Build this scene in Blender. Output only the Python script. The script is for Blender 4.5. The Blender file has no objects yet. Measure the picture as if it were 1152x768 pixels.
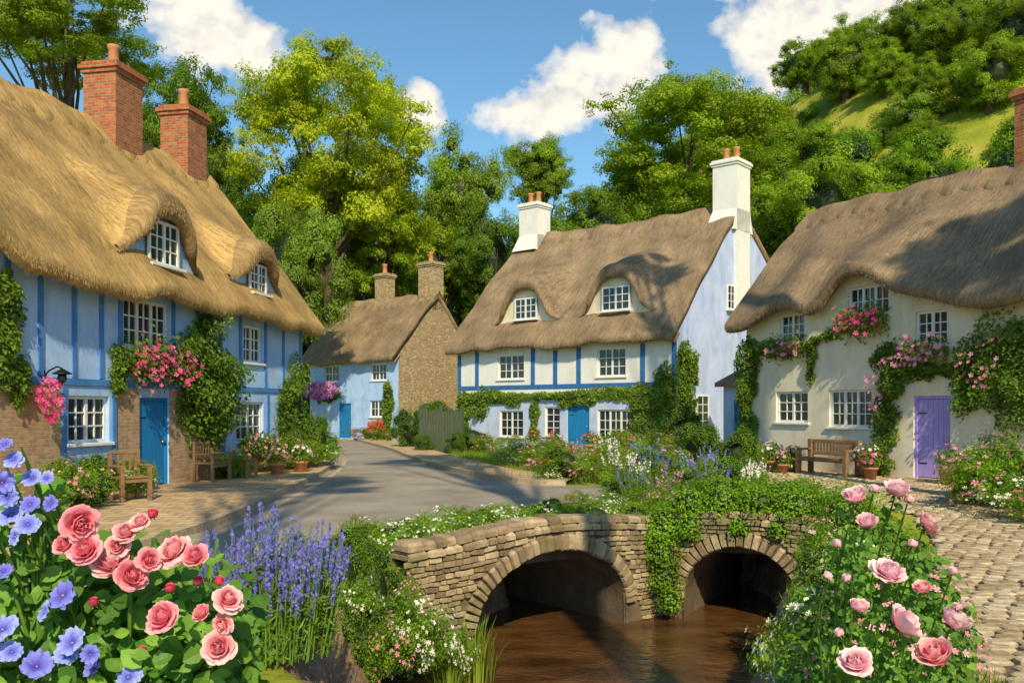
import bpy, math, random
import numpy as np
from mathutils import Vector, Matrix
from mathutils.geometry import tessellate_polygon
rng=np.random.default_rng(11); random.seed(5)
scene=bpy.context.scene
COL=scene.collection
NS=bpy.types.NodeSocket
# ------------------------------------------------------------ node helpers
def nd(nt,t,ins=None,**pr):
    n=nt.nodes.new(t)
    for k,v in pr.items(): setattr(n,k,v)
    for k,v in (ins or {}).items():
        s=n.inputs[k]
        if isinstance(v,NS): nt.links.new(v,s)
        else: s.default_value=v
    return n
def c4(c): return (c[0],c[1],c[2],1.0)
def mixc(nt,f,a,b,blend='MIX'):
    n=nd(nt,'ShaderNodeMix',data_type='RGBA',blend_type=blend)
    for i,v in ((0,f),(6,a),(7,b)):
        if isinstance(v,NS): nt.links.new(v,n.inputs[i])
        else: n.inputs[i].default_value=v if i==0 else c4(v)
    return n.outputs[2]
def math_(nt,op,a,b=0.0,c=0.0,clamp=False):
    n=nd(nt,'ShaderNodeMath',{0:a,1:b,2:c},operation=op,use_clamp=clamp); return n.outputs[0]
def noise(nt,vec,scale,detail=4,rough=.55):
    return nd(nt,'ShaderNodeTexNoise',{'Vector':vec,'Scale':scale,'Detail':detail,'Roughness':rough}).outputs[0]
def ramp(nt,f,stops):
    n=nd(nt,'ShaderNodeValToRGB',{0:f}); cr=n.color_ramp
    while len(cr.elements)<len(stops): cr.elements.new(.5)
    for e,(p,c) in zip(cr.elements,stops):
        e.position=p; e.color=c4(c) if hasattr(c,'__len__') else (c,c,c,1)
    return n.outputs[0]
def newmat(name):
    m=bpy.data.materials.new(name); m.use_nodes=True; nt=m.node_tree; nt.nodes.clear(); return m,nt
def vec(nt,scale=(1,1,1),coord='Object'):
    tc=nd(nt,'ShaderNodeTexCoord')
    return nd(nt,'ShaderNodeMapping',{'Vector':tc.outputs[coord],'Scale':scale}).outputs[0]
def finish(nt,col,rough=.8,bump=None,bd=.02,bs=.6,spec=.3,metal=0):
    p=nd(nt,'ShaderNodeBsdfPrincipled',{'Roughness':rough,'Metallic':metal,'Specular IOR Level':spec})
    if isinstance(col,NS): nt.links.new(col,p.inputs['Base Color'])
    else: p.inputs['Base Color'].default_value=c4(col)
    if bump is not None:
        b=nd(nt,'ShaderNodeBump',{'Height':bump,'Distance':bd,'Strength':bs}); nt.links.new(b.outputs[0],p.inputs['Normal'])
    o=nd(nt,'ShaderNodeOutputMaterial'); nt.links.new(p.outputs[0],o.inputs[0]); return p
def surf(name,c1,c2,scale=3,rough=.85,bscale=25,bd=.01,bs=.5,vs=(1,1,1),spec=.25,stain=.0,metal=0):
    m,nt=newmat(name); v=vec(nt,vs)
    f=noise(nt,v,scale,5,.6); col=mixc(nt,ramp(nt,f,[(.3,0.),(.7,1.)]),c1,c2)
    fine=noise(nt,v,bscale,6,.65)
    col=mixc(nt,.25,col,ramp(nt,fine,[(.3,.45),(.7,1.)]),'MULTIPLY')
    if stain>0:
        st=noise(nt,vec(nt,(1.2,1.2,.35)),1.6,6,.65)
        col=mixc(nt,stain,col,ramp(nt,st,[(.36,(.5,.47,.40)),(.52,(1,1,1))]),'MULTIPLY')
    finish(nt,col,rough,fine,bd,bs,spec,metal); return m
def leafmat(name,c1,c2,trans=.3,objcol=False,ns=.8,nlo=.5):
    m,nt=newmat(name); g=nd(nt,'ShaderNodeNewGeometry'); 
    col=mixc(nt,g.outputs['Random Per Island'],c1,c2)
    n=noise(nt,vec(nt),ns,2,.5); col=mixc(nt,.7,col,ramp(nt,n,[(.35,nlo),(.65,1.3)]),'MULTIPLY')
    if objcol:
        oi=nd(nt,'ShaderNodeObjectInfo'); col=mixc(nt,1.0,col,oi.outputs['Color'],'MULTIPLY')
    p=nd(nt,'ShaderNodeBsdfPrincipled',{'Base Color':col,'Roughness':.5,'Specular IOR Level':.3})
    t=nd(nt,'ShaderNodeBsdfTranslucent',{'Color':mixc(nt,1.0,col,(1.5,1.7,.6),'MULTIPLY')})
    mx=nd(nt,'ShaderNodeMixShader',{0:trans,1:p.outputs[0],2:t.outputs[0]})
    o=nd(nt,'ShaderNodeOutputMaterial'); nt.links.new(mx.outputs[0],o.inputs[0]); return m
def petalmat(name,cin,cout,rad=None,trans=.25):
    m,nt=newmat(name)
    g=nd(nt,'ShaderNodeNewGeometry')
    if rad:
        tc=nd(nt,'ShaderNodeTexCoord'); ln=nd(nt,'ShaderNodeVectorMath',{0:tc.outputs['Object']},operation='LENGTH')
        f=math_(nt,'MULTIPLY',ln.outputs['Value'],1/rad,clamp=True)
        f=ramp(nt,f,[(.15,0.),(.95,1.)])
        vein=noise(nt,vec(nt,(3,3,3)),2.0,3); f=math_(nt,'ADD',f,math_(nt,'MULTIPLY',math_(nt,'SUBTRACT',vein,.5),.5),clamp=True)
    else: f=g.outputs['Random Per Island']
    col=mixc(nt,f,cin,cout)
    p=nd(nt,'ShaderNodeBsdfPrincipled',{'Base Color':col,'Roughness':.6,'Specular IOR Level':.15})
    t=nd(nt,'ShaderNodeBsdfTranslucent',{'Color':col})
    mx=nd(nt,'ShaderNodeMixShader',{0:trans,1:p.outputs[0],2:t.outputs[0]})
    o=nd(nt,'ShaderNodeOutputMaterial'); nt.links.new(mx.outputs[0],o.inputs[0]); return m
def thatchmat(name,c1,c2,c3):
    m,nt=newmat(name)
    a=noise(nt,vec(nt,(26,1.4,1.4)),1,5,.65); b=noise(nt,vec(nt,(80,7,7)),1,3,.7); big=noise(nt,vec(nt,(.8,.8,.8)),1.1,5,.6)
    col=ramp(nt,math_(nt,'MULTIPLY_ADD',b,.5,math_(nt,'MULTIPLY',a,.5)),[(.34,c1),(.5,c2),(.66,c3)])
    col=mixc(nt,.8,col,ramp(nt,big,[(.3,.5),(.65,1.15)]),'MULTIPLY')
    h=math_(nt,'ADD',a,math_(nt,'MULTIPLY',b,.6))
    finish(nt,col,.9,h,.035,.6,.15); return m
def brickmat(name,c1,c2,mortar,bw=.22,rh=.075,ms=.012):
    m,nt=newmat(name); tc=nd(nt,'ShaderNodeTexCoord'); sp=nd(nt,'ShaderNodeSeparateXYZ',{0:tc.outputs['Object']})
    u=math_(nt,'ADD',sp.outputs[0],sp.outputs[1]); wob=noise(nt,tc.outputs['Object'],3,2)
    u=math_(nt,'MULTIPLY_ADD',wob,.04,u); w=math_(nt,'MULTIPLY_ADD',wob,.03,sp.outputs[2])
    cv=nd(nt,'ShaderNodeCombineXYZ',{0:u,1:w})
    bt=nd(nt,'ShaderNodeTexBrick',{'Vector':cv.outputs[0],'Color1':c4(c1),'Color2':c4(c2),'Mortar':c4(mortar),'Scale':1.0,'Mortar Size':ms,'Brick Width':bw,'Row Height':rh,'Bias':0.0,'Mortar Smooth':.3})
    n=noise(nt,tc.outputs['Object'],6,6,.65); col=mixc(nt,.7,bt.outputs['Color'],ramp(nt,n,[(.3,.5),(.7,1.2)]),'MULTIPLY')
    h=math_(nt,'SUBTRACT',math_(nt,'MULTIPLY',n,.5),bt.outputs['Fac'])
    finish(nt,col,.9,h,.012,.9,.2); return m
def stonemat(name,c1,c2,c3,scale=4.5):
    m,nt=newmat(name); tc=nd(nt,'ShaderNodeTexCoord'); sp=nd(nt,'ShaderNodeSeparateXYZ',{0:tc.outputs['Object']})
    u=math_(nt,'ADD',sp.outputs[0],sp.outputs[1]); w=math_(nt,'MULTIPLY',sp.outputs[2],1.7)
    cv=nd(nt,'ShaderNodeCombineXYZ',{0:u,1:w}).outputs[0]
    v1=nd(nt,'ShaderNodeTexVoronoi',{'Vector':cv,'Scale':scale}); v2=nd(nt,'ShaderNodeTexVoronoi',{'Vector':cv,'Scale':scale},feature='DISTANCE_TO_EDGE')
    sx=nd(nt,'ShaderNodeSeparateColor',{0:v1.outputs['Color']})
    col=ramp(nt,sx.outputs[0],[(0.,c1),(.5,c2),(1.,c3)]); e=ramp(nt,v2.outputs[0],[(.0,0.),(.07,1.)])
    col=mixc(nt,e,(.26,.21,.14),col); n=noise(nt,cv,14,5,.6); col=mixc(nt,.6,col,ramp(nt,n,[(.3,.5),(.7,1.1)]),'MULTIPLY')
    finish(nt,col,.9,math_(nt,'MULTIPLY_ADD',n,.4,e),.02,.9,.2); return m
def islandmat(name,c1,c2,c3,rough=.85,moss=None):
    m,nt=newmat(name); g=nd(nt,'ShaderNodeNewGeometry'); col=ramp(nt,g.outputs['Random Per Island'],[(0.,c1),(.5,c2),(1.,c3)])
    n=noise(nt,vec(nt),9,6,.65); col=mixc(nt,.75,col,ramp(nt,n,[(.3,.45),(.7,1.2)]),'MULTIPLY')
    if moss:
        n2=noise(nt,vec(nt),1.7,5,.6); col=mixc(nt,ramp(nt,n2,[(.48,0.),(.66,.6)]),col,moss)
    finish(nt,col,rough,noise(nt,vec(nt),22,6,.7),.02,.9,.25); return m
# ------------------------------------------------------------ materials
M={}
M['thL']=thatchmat('thatch_gold',(.19,.105,.036),(.50,.315,.12),(.72,.49,.22))
M['thM']=thatchmat('thatch_brown',(.12,.080,.047),(.30,.205,.125),(.46,.34,.22))
M['thH']=thatchmat('thatch_hood_brown',(.13,.078,.035),(.34,.22,.10),(.52,.355,.18))
M['strawL']=leafmat('straw_gold',(.36,.22,.08),(.68,.46,.20),.05,False,.6)
M['strawM']=leafmat('straw_brown',(.21,.145,.09),(.44,.325,.21),.05,False,.6)
M['plB']=surf('plaster_light_blue',(.34,.54,.95),(.50,.67,.97),2,.9,18,.006,.4,stain=.3)
M['plL']=surf('plaster_lilac_blue',(.44,.52,.82),(.58,.64,.88),2,.9,18,.006,.4,stain=.3)
M['plG']=surf('plaster_shade_tint',(.42,.50,.86),(.58,.64,.92),1.2,.9,18,.006,.4,stain=.3)  # gable plaster: its shade is painted in as a blue tint
M['plW']=surf('plaster_white',(.80,.78,.78),(.86,.84,.83),2,.9,18,.006,.4,stain=.2)
M['plC']=surf('plaster_cream',(.84,.73,.55),(.90,.82,.67),2,.9,18,.006,.4,stain=.3)
M['tim']=surf('timber_blue',(.06,.20,.52),(.10,.29,.66),4,.6,40,.004,.4,vs=(1,1,1),stain=.2)
M['timD']=surf('timber_deep_blue',(.03,.13,.38),(.05,.19,.50),4,.6,40,.004,.4,vs=(1,1,1),stain=.2)
M['brick']=brickmat('brick_red',(.56,.17,.06),(.40,.10,.04),(.36,.28,.2))
M['brickw']=brickmat('brick_orange',(.62,.36,.19),(.46,.25,.13),(.48,.40,.31))
M['stone']=stonemat('rubble_stone',(.46,.31,.16),(.60,.44,.25),(.38,.28,.18))
M['paintW']=surf('paint_white',(.80,.79,.77),(.87,.86,.84),5,.45,40,.002,.3)
M['dBlue']=surf('door_paint_blue',(.012,.17,.44),(.02,.24,.56),3,.4,30,.003,.3,vs=(6,6,1))
M['dPurp']=surf('door_paint_lilac',(.40,.30,.76),(.48,.38,.84),3,.4,30,.003,.3,vs=(6,6,1))
M['iron']=surf('iron_dark',(.02,.02,.02),(.05,.05,.05),5,.4,40,.002,.3,metal=.6)
M['brass']=surf('brass_metal',(.5,.35,.12),(.6,.42,.18),5,.3,40,.002,.3,metal=.9)
M['wood']=surf('wood_weathered',(.20,.11,.05),(.34,.21,.11),3,.75,30,.006,.6,vs=(1,6,6))
M['woodg']=surf('wood_green_grey',(.06,.08,.05),(.11,.13,.08),3,.8,30,.006,.6,vs=(8,8,1))
M['terra']=surf('terracotta',(.48,.18,.08),(.56,.28,.14),4,.8,30,.004,.4)
M['bark']=surf('bark',(.08,.055,.03),(.17,.12,.07),3,.95,14,.05,.9,vs=(3,3,.6))
M['brs']=islandmat('bridge_stone',(.22,.15,.09),(.40,.285,.17),(.60,.45,.28),moss=(.13,.14,.04))
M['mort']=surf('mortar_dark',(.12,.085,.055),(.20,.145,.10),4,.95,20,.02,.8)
M['cob']=islandmat('cobble',(.36,.25,.15),(.52,.39,.25),(.64,.51,.35))
M['leafT']=leafmat('foliage_tree',(.15,.225,.02),(.34,.39,.035),.42,True,2.0,.6)
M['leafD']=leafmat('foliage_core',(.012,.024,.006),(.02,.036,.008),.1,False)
M['leafB']=leafmat('foliage_bush',(.085,.165,.015),(.23,.32,.035),.40,True,1.8)
M['leafI']=leafmat('foliage_ivy',(.07,.14,.012),(.23,.33,.035),.35,False,1.4)
M['leafR']=leafmat('foliage_rose',(.06,.17,.02),(.22,.40,.055),.33,False,5)
M['grass']=leafmat('grass_blade',(.13,.20,.015),(.31,.38,.05),.3,False,.7)
M['stem']=surf('stem_green',(.08,.17,.02),(.14,.25,.04),8,.6)
M['pink']=petalmat('petal_pink',(.85,.20,.36),(.94,.50,.60))
M['hot']=petalmat('petal_magenta',(.76,.05,.20),(.90,.20,.40))
M['white']=petalmat('petal_white',(.92,.90,.80),(.93,.78,.78))
M['lav']=petalmat('petal_lavender',(.12,.12,.54),(.30,.26,.76))
M['blue']=petalmat('petal_blue',(.14,.20,.70),(.36,.42,.88))
M['red']=petalmat('petal_red',(.78,.05,.03),(.90,.18,.12))
M['mauve']=petalmat('petal_mauve',(.60,.14,.48),(.80,.38,.68))
M['roseP']=petalmat('rose_pink',(.86,.06,.18),(.98,.48,.55),1.30)
M['roseL']=petalmat('rose_light_pink',(.90,.14,.26),(.99,.62,.64),1.25)
M['roseH']=petalmat('rose_deep_pink',(.80,.03,.10),(.92,.18,.28),1.5)
M['roseW']=petalmat('rose_blush',(.93,.24,.46),(.99,.76,.80),1.20)
M['pansy']=petalmat('petal_periwinkle',(.08,.08,.62),(.44,.50,.95),1.05)
M['pansy2']=petalmat('petal_violet_blue',(.10,.07,.55),(.30,.32,.88),1.05)
M['yel']=surf('stamen_yellow',(.8,.5,.05),(.85,.6,.1),8,.6)
def glass():
    m,nt=newmat('window_glass'); n=noise(nt,vec(nt),2.2,3); col=ramp(nt,n,[(.35,(.008,.013,.022)),(.7,(.045,.06,.085))])
    finish(nt,col,.08,noise(nt,vec(nt),3,2),.01,.25,.7); return m
M['glass']=glass()
# ------------------------------------------------------------ mesh builder
class MB:
    def __init__(s): s.v=[];s.l=[];s.t=[];s.m=[];s.n=0
    def add(s,v,f,mat=0):
        v=np.asarray(v,float).reshape(-1,3)
        s.v.append(v); s.l.append(np.concatenate([np.asarray(x,dtype=np.int64) for x in f])+s.n)
        s.t.append(np.array([len(x) for x in f])); s.m.append(np.full(len(f),mat)); s.n+=len(v)
    def inst(s,tv,tf,Mx,T,mat=0):
        N=len(T)
        if N==0: return
        tv=np.asarray(tv,float); k=len(tv)
        V=np.einsum('nij,kj->nki',Mx,tv)+np.asarray(T)[:,None,:]
        fl=np.concatenate([np.asarray(x) for x in tf]); tt=np.array([len(x) for x in tf])
        s.v.append(V.reshape(-1,3)); s.l.append((fl[None,:]+(np.arange(N)*k)[:,None]).ravel()+s.n)
        s.t.append(np.tile(tt,N)); s.m.append(np.full(len(tf)*N,mat)); s.n+=k*N
    def box(s,x0,x1,y0,y1,z0,z1,mat=0):
        v=[(x0,y0,z0),(x1,y0,z0),(x1,y1,z0),(x0,y1,z0),(x0,y0,z1),(x1,y0,z1),(x1,y1,z1),(x0,y1,z1)]
        s.add(v,[(0,3,2,1),(4,5,6,7),(0,1,5,4),(1,2,6,5),(2,3,7,6),(3,0,4,7)],mat)
    def bbox(s,x0,x1,y0,y1,z0,z1,b=.01,mat=0):
        P=[]
        for (z,i) in ((z0,b),(z0+b,0),(z1-b,0),(z1,b)):
            P+= [(x0+i,y0+i,z),(x1-i,y0+i,z),(x1-i,y1-i,z),(x0+i,y1-i,z)]
        f=[(0,3,2,1),(12,13,14,15)]
        for r in range(3):
            for k in range(4): a=r*4+k; b2=r*4+(k+1)%4; f.append((a,b2,b2+4,a+4))
        s.add(P,f,mat)
    def grid(s,P,mat=0):
        P=np.asarray(P,float); r,c=P.shape[:2]; i=np.arange((r-1)*(c-1)); a=(i//(c-1))*c+i%(c-1)
        F=np.stack([a,a+1,a+c+1,a+c],1)
        s.v.append(P.reshape(-1,3)); s.l.append(F.ravel()+s.n); s.t.append(np.full(len(F),4)); s.m.append(np.full(len(F),mat)); s.n+=r*c
    def tube(s,pts,rad,seg=8,mat=0):
        pts=np.asarray(pts,float); n=len(pts); rad=np.broadcast_to(rad,(n,)); t=np.gradient(pts,axis=0)
        t/=np.linalg.norm(t,axis=1)[:,None]+1e-9
        ref=np.array([0,0,1.]) if abs(t[:,2]).mean()<.8 else np.array([1.,0,0])
        a=np.cross(t,ref); a/=np.linalg.norm(a,axis=1)[:,None]+1e-9; b=np.cross(t,a)
        th=np.linspace(0,2*np.pi,seg+1)
        P=pts[:,None,:]+rad[:,None,None]*(np.cos(th)[None,:,None]*a[:,None,:]+np.sin(th)[None,:,None]*b[:,None,:])
        s.grid(P,mat)
    def lathe(s,prof,cx=0,cy=0,seg=20,mat=0):
        th=np.linspace(0,2*np.pi,seg+1); P=np.array([[(cx+r*math.cos(t),cy+r*math.sin(t),z) for t in th] for r,z in prof]); s.grid(P,mat)
    def ball(s,c,r,mat=0,a=11,b=7):
        th=np.linspace(0,2*np.pi,a);ph=np.linspace(0,np.pi,b); c=np.array(c); r=np.broadcast_to(r,(3,))
        s.grid(np.array([[c+r*np.array([math.sin(p)*math.cos(t),math.sin(p)*math.sin(t),math.cos(p)]) for t in th] for p in ph]),mat)
    def build(s,name,mats,smooth=False):
        me=bpy.data.meshes.new(name)
        V=np.concatenate(s.v).astype(np.float32); L=np.concatenate(s.l).astype(np.int32); T=np.concatenate(s.t); Mi=np.concatenate(s.m).astype(np.int32)
        me.vertices.add(len(V)); me.vertices.foreach_set('co',V.ravel())
        me.loops.add(len(L)); me.loops.foreach_set('vertex_index',L)
        me.polygons.add(len(T)); st=np.concatenate([[0],np.cumsum(T)[:-1]]).astype(np.int32)
        me.polygons.foreach_set('loop_start',st); me.polygons.foreach_set('material_index',Mi)
        me.polygons.foreach_set('use_smooth',np.full(len(T),bool(smooth)))
        for m in mats: me.materials.append(m)
        me.update(calc_edges=True); return me
def place(name,data,parent=None,loc=(0,0,0),rz=0.0,scale=(1,1,1),label=None,category=None,group=None,kind=None,rot=None):
    o=bpy.data.objects.new(name,data); COL.objects.link(o)
    o.location=loc; o.rotation_euler=rot if rot else (0,0,rz); o.scale=scale
    if parent: o.parent=parent
    if label: o['label']=label
    if category: o['category']=category
    if group: o['group']=group
    if kind: o['kind']=kind
    return o
def frames(n,roll,sc):
    n=n/(np.linalg.norm(n,axis=1)[:,None]+1e-9)
    ref=np.where(np.abs(n[:,2:3])<.9,np.array([[0,0,1.]]),np.array([[1.,0,0]]))
    a=np.cross(ref,n); a/=np.linalg.norm(a,axis=1)[:,None]+1e-9; b=np.cross(n,a)
    c,s=np.cos(roll)[:,None],np.sin(roll)[:,None]
    return np.stack([a*c+b*s,-a*s+b*c,n],axis=2)*np.asarray(sc)[:,None,None]
def rdir(n,zmin=-1.0):
    z=rng.uniform(zmin,1,n); t=rng.uniform(0,2*np.pi,n); r=np.sqrt(1-z*z); return np.stack([r*np.cos(t),r*np.sin(t),z],1)
LQv=np.array([(0,-.5,0),(.3,-.02,.09),(0,.5,-.04),(-.3,-.02,.09)]); LQf=[(0,1,2),(0,2,3)]
LFv=np.array([(0,-.5,0),(0,-.15,-.03),(0,.2,-.03),(0,.52,-.1),(.24,-.3,.05),(.34,0,.05),(.2,.3,.0),(-.24,-.3,.05),(-.34,0,.05),(-.2,.3,.0)])
LFf=[(0,4,1),(1,4,5,2),(2,5,6,3),(0,1,7),(1,2,8,7),(2,3,9,8)]
def blossom():
    v=[(0,0,0)];f=[]
    for i in range(5):
        a=i*2*math.pi/5
        for da,r,z in ((-.5,.45,.18),(-.3,1,.30),(.3,1,.30),(.5,.45,.18)):
            v.append((r*math.cos(a+da),r*math.sin(a+da),z))
        k=1+4*i; f.append((0,k,k+1,k+2,k+3))
    return np.array(v)*.5,f
BLv,BLf=blossom()
def S(x): x=np.clip(x,0,1); return x*x*(3-2*x)
# ------------------------------------------------------------ terrain
CY=[-8,0,3,6,8,9.4,10.4,12,15.5]; CL=[-.6,-.65,-.75,-1.05,-1.4,-1.42,-.75,-.3,0.]; CR=[.5,.55,.65,1.45,2.2,2.7,3.9,4.0,4.0]
def gh(x,y):
    x=np.asarray(x,float); y=np.asarray(y,float)
    h=31*S((y+1.1*x-45)/70)*S((x+6)/34)+6*S((y-78)/60)
    h=h*(1+.05*np.sin(x*.21+1)*np.cos(y*.17))
    L=np.interp(y,CY,CL); R=np.interp(y,CY,CR)
    wob=.12*np.sin(y*2.3+x)+.08*np.sin(y*5.1)
    d=np.minimum(np.minimum(x-L,R-x)+wob,15.0-y)
    return h-1.75*S((d+.4)/.65)-.02
def seglist(a,b,fa,fb,fine,far):
    left=[fa]; st=fine
    while left[-1]>a: st*=1.22; left.append(left[-1]-st)
    right=[fb]; st=fine
    while right[-1]<b: st=min(st*1.12,far); right.append(right[-1]+st)
    return np.array(sorted(set([round(v,4) for v in left+list(np.arange(fa,fb,fine))+right])))
gx=seglist(-900,900,-4,7,.14,60); gy=seglist(-300,2500,-1,16.5,.14,90)
X,Y=np.meshgrid(gx,gy); Z=gh(X,Y)
b=MB(); b.grid(np.stack([X,Y,Z],2))
m,nt=newmat('ground_grass'); v=vec(nt)
n1=noise(nt,v,.22,6,.65); n2=noise(nt,v,9,5,.7)
gcol=ramp(nt,n1,[(.3,(.16,.21,.02)),(.5,(.32,.34,.035)),(.7,(.52,.46,.08))])
gcol=mixc(nt,.6,gcol,ramp(nt,n2,[(.3,.4),(.7,1.2)]),'MULTIPLY')
geo=nd(nt,'ShaderNodeNewGeometry'); spn=nd(nt,'ShaderNodeSeparateXYZ',{0:geo.outputs['Normal']}); spp=nd(nt,'ShaderNodeSeparateXYZ',{0:geo.outputs['Position']})
steep=math_(nt,'MULTIPLY',math_(nt,'LESS_THAN',spn.outputs[2],.90),math_(nt,'LESS_THAN',spp.outputs[1],20.))
earth=ramp(nt,n2,[(.3,(.16,.10,.06)),(.7,(.42,.28,.19))])
finish(nt,mixc(nt,steep,gcol,earth),.95,n2,.05,.8,.1)
place('ground',b.build('ground',[m],True),kind='structure',label='grassy ground rising to a green hill with a stream channel',category='ground')
m,nt=newmat('stream_water'); v=vec(nt,(1,1.8,1)); w=noise(nt,v,3.2,4,.6); w2=noise(nt,v,14,3,.5)
finish(nt,ramp(nt,noise(nt,v,1.2,4),[(.3,(.045,.02,.006)),(.7,(.15,.07,.024))]),.04,math_(nt,'MULTIPLY_ADD',w2,.35,w),.07,.6,.7)
b=MB(); b.grid([[(-7,-8,-1.1),(9,-8,-1.1)],[(-7,15.4,-1.1),(9,15.4,-1.1)]])
place('water',b.build('water',[m]),kind='structure',label='dark brown rippling stream water',category='water')
def cat(pts,n=6):
    pts=[np.array(p,float) for p in pts]; out=[]
    for i in range(len(pts)-1):
        p0=pts[max(i-1,0)];p1=pts[i];p2=pts[i+1];p3=pts[min(i+2,len(pts)-1)]
        for k in range(n):
            t=k/n; out.append(.5*((2*p1)+(-p0+p2)*t+(2*p0-5*p1+4*p2-p3)*t*t+(-p0+3*p1-3*p2+p3)*t**3))
    out.append(pts[-1]); return np.array(out)
def polysheet(mb,poly,z,mat=0):
    vs=[Vector((p[0],p[1],z)) for p in poly]; tr=tessellate_polygon([vs])
    P=np.array([(q.x,q.y,q.z) for q in vs]); F=[]
    for t in tr:
        a,b_,c=P[t[0]],P[t[1]],P[t[2]]
        F.append(t if np.cross(b_-a,c-a)[2]>0 else (t[0],t[2],t[1]))
    mb.add(P,F,mat)
def ribbon(mb,line,o0,o1,z0,z1,mat=0):
    line=np.asarray(line); t=np.gradient(line,axis=0); t/=np.linalg.norm(t,axis=1)[:,None]; nrm=np.stack([t[:,1],-t[:,0]],1)
    a=line+nrm*o0; c=line+nrm*o1; o=np.ones(len(line))
    P=np.array([np.column_stack([a,o*z0]),np.column_stack([a,o*z1]),np.column_stack([c,o*z1]),np.column_stack([c,o*z0])]); mb.grid(P,mat)
def inpoly(x,y,poly):
    r=np.zeros(len(x),bool); n=len(poly)
    for i in range(n):
        x1,y1=poly[i]; x2,y2=poly[(i+1)%n]
        c=((y1>y)!=(y2>y))&(x<(x2-x1)*(y-y1)/(y2-y1+1e-12)+x1); r^=c
    return r
edgeL=cat([(-13,58),(-11.5,52),(-9.2,43),(-7.4,36),(-6.1,30),(-5.3,24),(-4.9,18),(-4.7,13),(-5.4,9),(-7,4),(-8,-3)])
edgeN=cat([(-4.2,-3),(-3.6,5),(-2.9,9),(-2.3,12.3),(-1.3,14.6),(.4,16.6),(3,18),(6.6,18.6)])
edgeR=cat([(6.4,21.6),(3,21),(.5,21.2),(-1.3,24.5),(-2.8,29),(-3.9,33),(-5.4,39),(-7.2,45),(-9,51),(-10.7,58)])
road=np.concatenate([edgeL,edgeN,edgeR])
masph,nt=newmat('asphalt'); v=vec(nt); n1=noise(nt,v,.6,5,.6); n2=noise(nt,v,60,4,.7)
acol=ramp(nt,n1,[(.3,(.25,.205,.165)),(.7,(.42,.36,.295))]); acol=mixc(nt,.6,acol,ramp(nt,n2,[(.3,.55),(.7,1.15)]),'MULTIPLY'); finish(nt,acol,.85,n2,.006,.7,.3)
b=MB(); polysheet(b,road,0.0); place('road',b.build('road',[masph]),kind='structure',label='narrow grey asphalt village lane curving between cottages',category='road')
m,nt=newmat('paving_flags'); tc=nd(nt,'ShaderNodeTexCoord')
bt=nd(nt,'ShaderNodeTexBrick',{'Vector':tc.outputs['Object'],'Color1':(.66,.45,.25,1),'Color2':(.50,.34,.19,1),'Mortar':(.27,.19,.12,1),'Scale':1.0,'Mortar Size':.014,'Brick Width':.42,'Row Height':.28})
n=noise(nt,tc.outputs['Object'],2.5,6,.65); finish(nt,mixc(nt,.7,bt.outputs['Color'],ramp(nt,n,[(.3,.55),(.7,1.15)]),'MULTIPLY'),.9,math_(nt,'SUBTRACT',math_(nt,'MULTIPLY',n,.5),bt.outputs['Fac']),.012,.8,.2); M['flag']=m
el=edgeL[12:]
b=MB(); polysheet(b,np.concatenate([el,[(-12,-3),(-12,36)]]),.10)
place('pavement',b.build('pavement',[M['flag']]),kind='structure',label='sandy flagstone pavement',category='pavement')
er=edgeR[10:56]
b=MB(); ribbon(b,er,.13,1.6,-.1,.10); place('pavement',b.build('pavement',[M['flag']]),kind='structure',label='flagstone pavement strip beside the lane',category='pavement')
b=MB(); ribbon(b,el,-.14,0.0,-.1,.125,0); place('kerb',b.build('kerb',[M['cob']]),kind='structure',label='pale stone kerb along the lane',category='kerb')
b=MB(); ribbon(b,el,-.50,-.36,-.004,.006,0); place('gutter',b.build('gutter',[M['cob']]),kind='structure',label='pale stone gutter strip along the lane',category='gutter')
b=MB(); ribbon(b,er,0,.127,-.1,.125,0); place('kerb',b.build('kerb',[M['cob']]),kind='structure',label='pale stone kerb along the lane',category='kerb')
cpoly=[(2.9,1),(3.15,6),(4.3,9),(5.7,12),(6.9,15.2),(6.4,18.3),(4.6,19.2),(5.0,23),(5.9,30),(7.4,29.2),(13.5,16.8),(12,9),(9,4),(8,1)]
b=MB(); polysheet(b,cpoly,.012,0)
ys=np.arange(1,30,.165); P=[]
for j,yy in enumerate(ys):
    xx=np.arange(2.5,14,.225)+(j%2)*.11; P.append(np.stack([xx+rng.normal(0,.018,len(xx)),np.full(len(xx),yy)+rng.normal(0,.012,len(xx))+.05*np.sin(xx*1.1)],1))
P=np.concatenate(P); P=P[inpoly(P[:,0],P[:,1],cpoly)]
cv=[];
for z,s_ in ((-.02,1),(.022,.98),(.034,.80)):
    for sx,sy in ((-1,-.7),(-.7,-1),(.7,-1),(1,-.7),(1,.7),(.7,1),(-.7,1),(-1,.7)): cv.append((sx*.5*s_,sy*.5*s_,z))
cf=[tuple(range(16,24))]+[(r*8+k,r*8+(k+1)%8,r*8+(k+1)%8+8,r*8+k+8) for r in range(2) for k in range(8)]
N=len(P); ang=rng.normal(0,.08,N); sx=rng.uniform(.17,.222,N); sy=rng.uniform(.125,.162,N); Mx=np.zeros((N,3,3))
Mx[:,0,0]=np.cos(ang)*sx;Mx[:,0,1]=-np.sin(ang)*sy;Mx[:,1,0]=np.sin(ang)*sx;Mx[:,1,1]=np.cos(ang)*sy;Mx[:,2,2]=1; Mx[:,2,0]=rng.normal(0,.006,N);Mx[:,2,1]=rng.normal(0,.006,N)
b.inst(cv,cf,Mx,np.column_stack([P,rng.uniform(-.007,.007,N)+.012]),1)
place('path',b.build('path',[M['mort'],M['cob']]),kind='structure',label='warm cobbled stone path',category='path')
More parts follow.
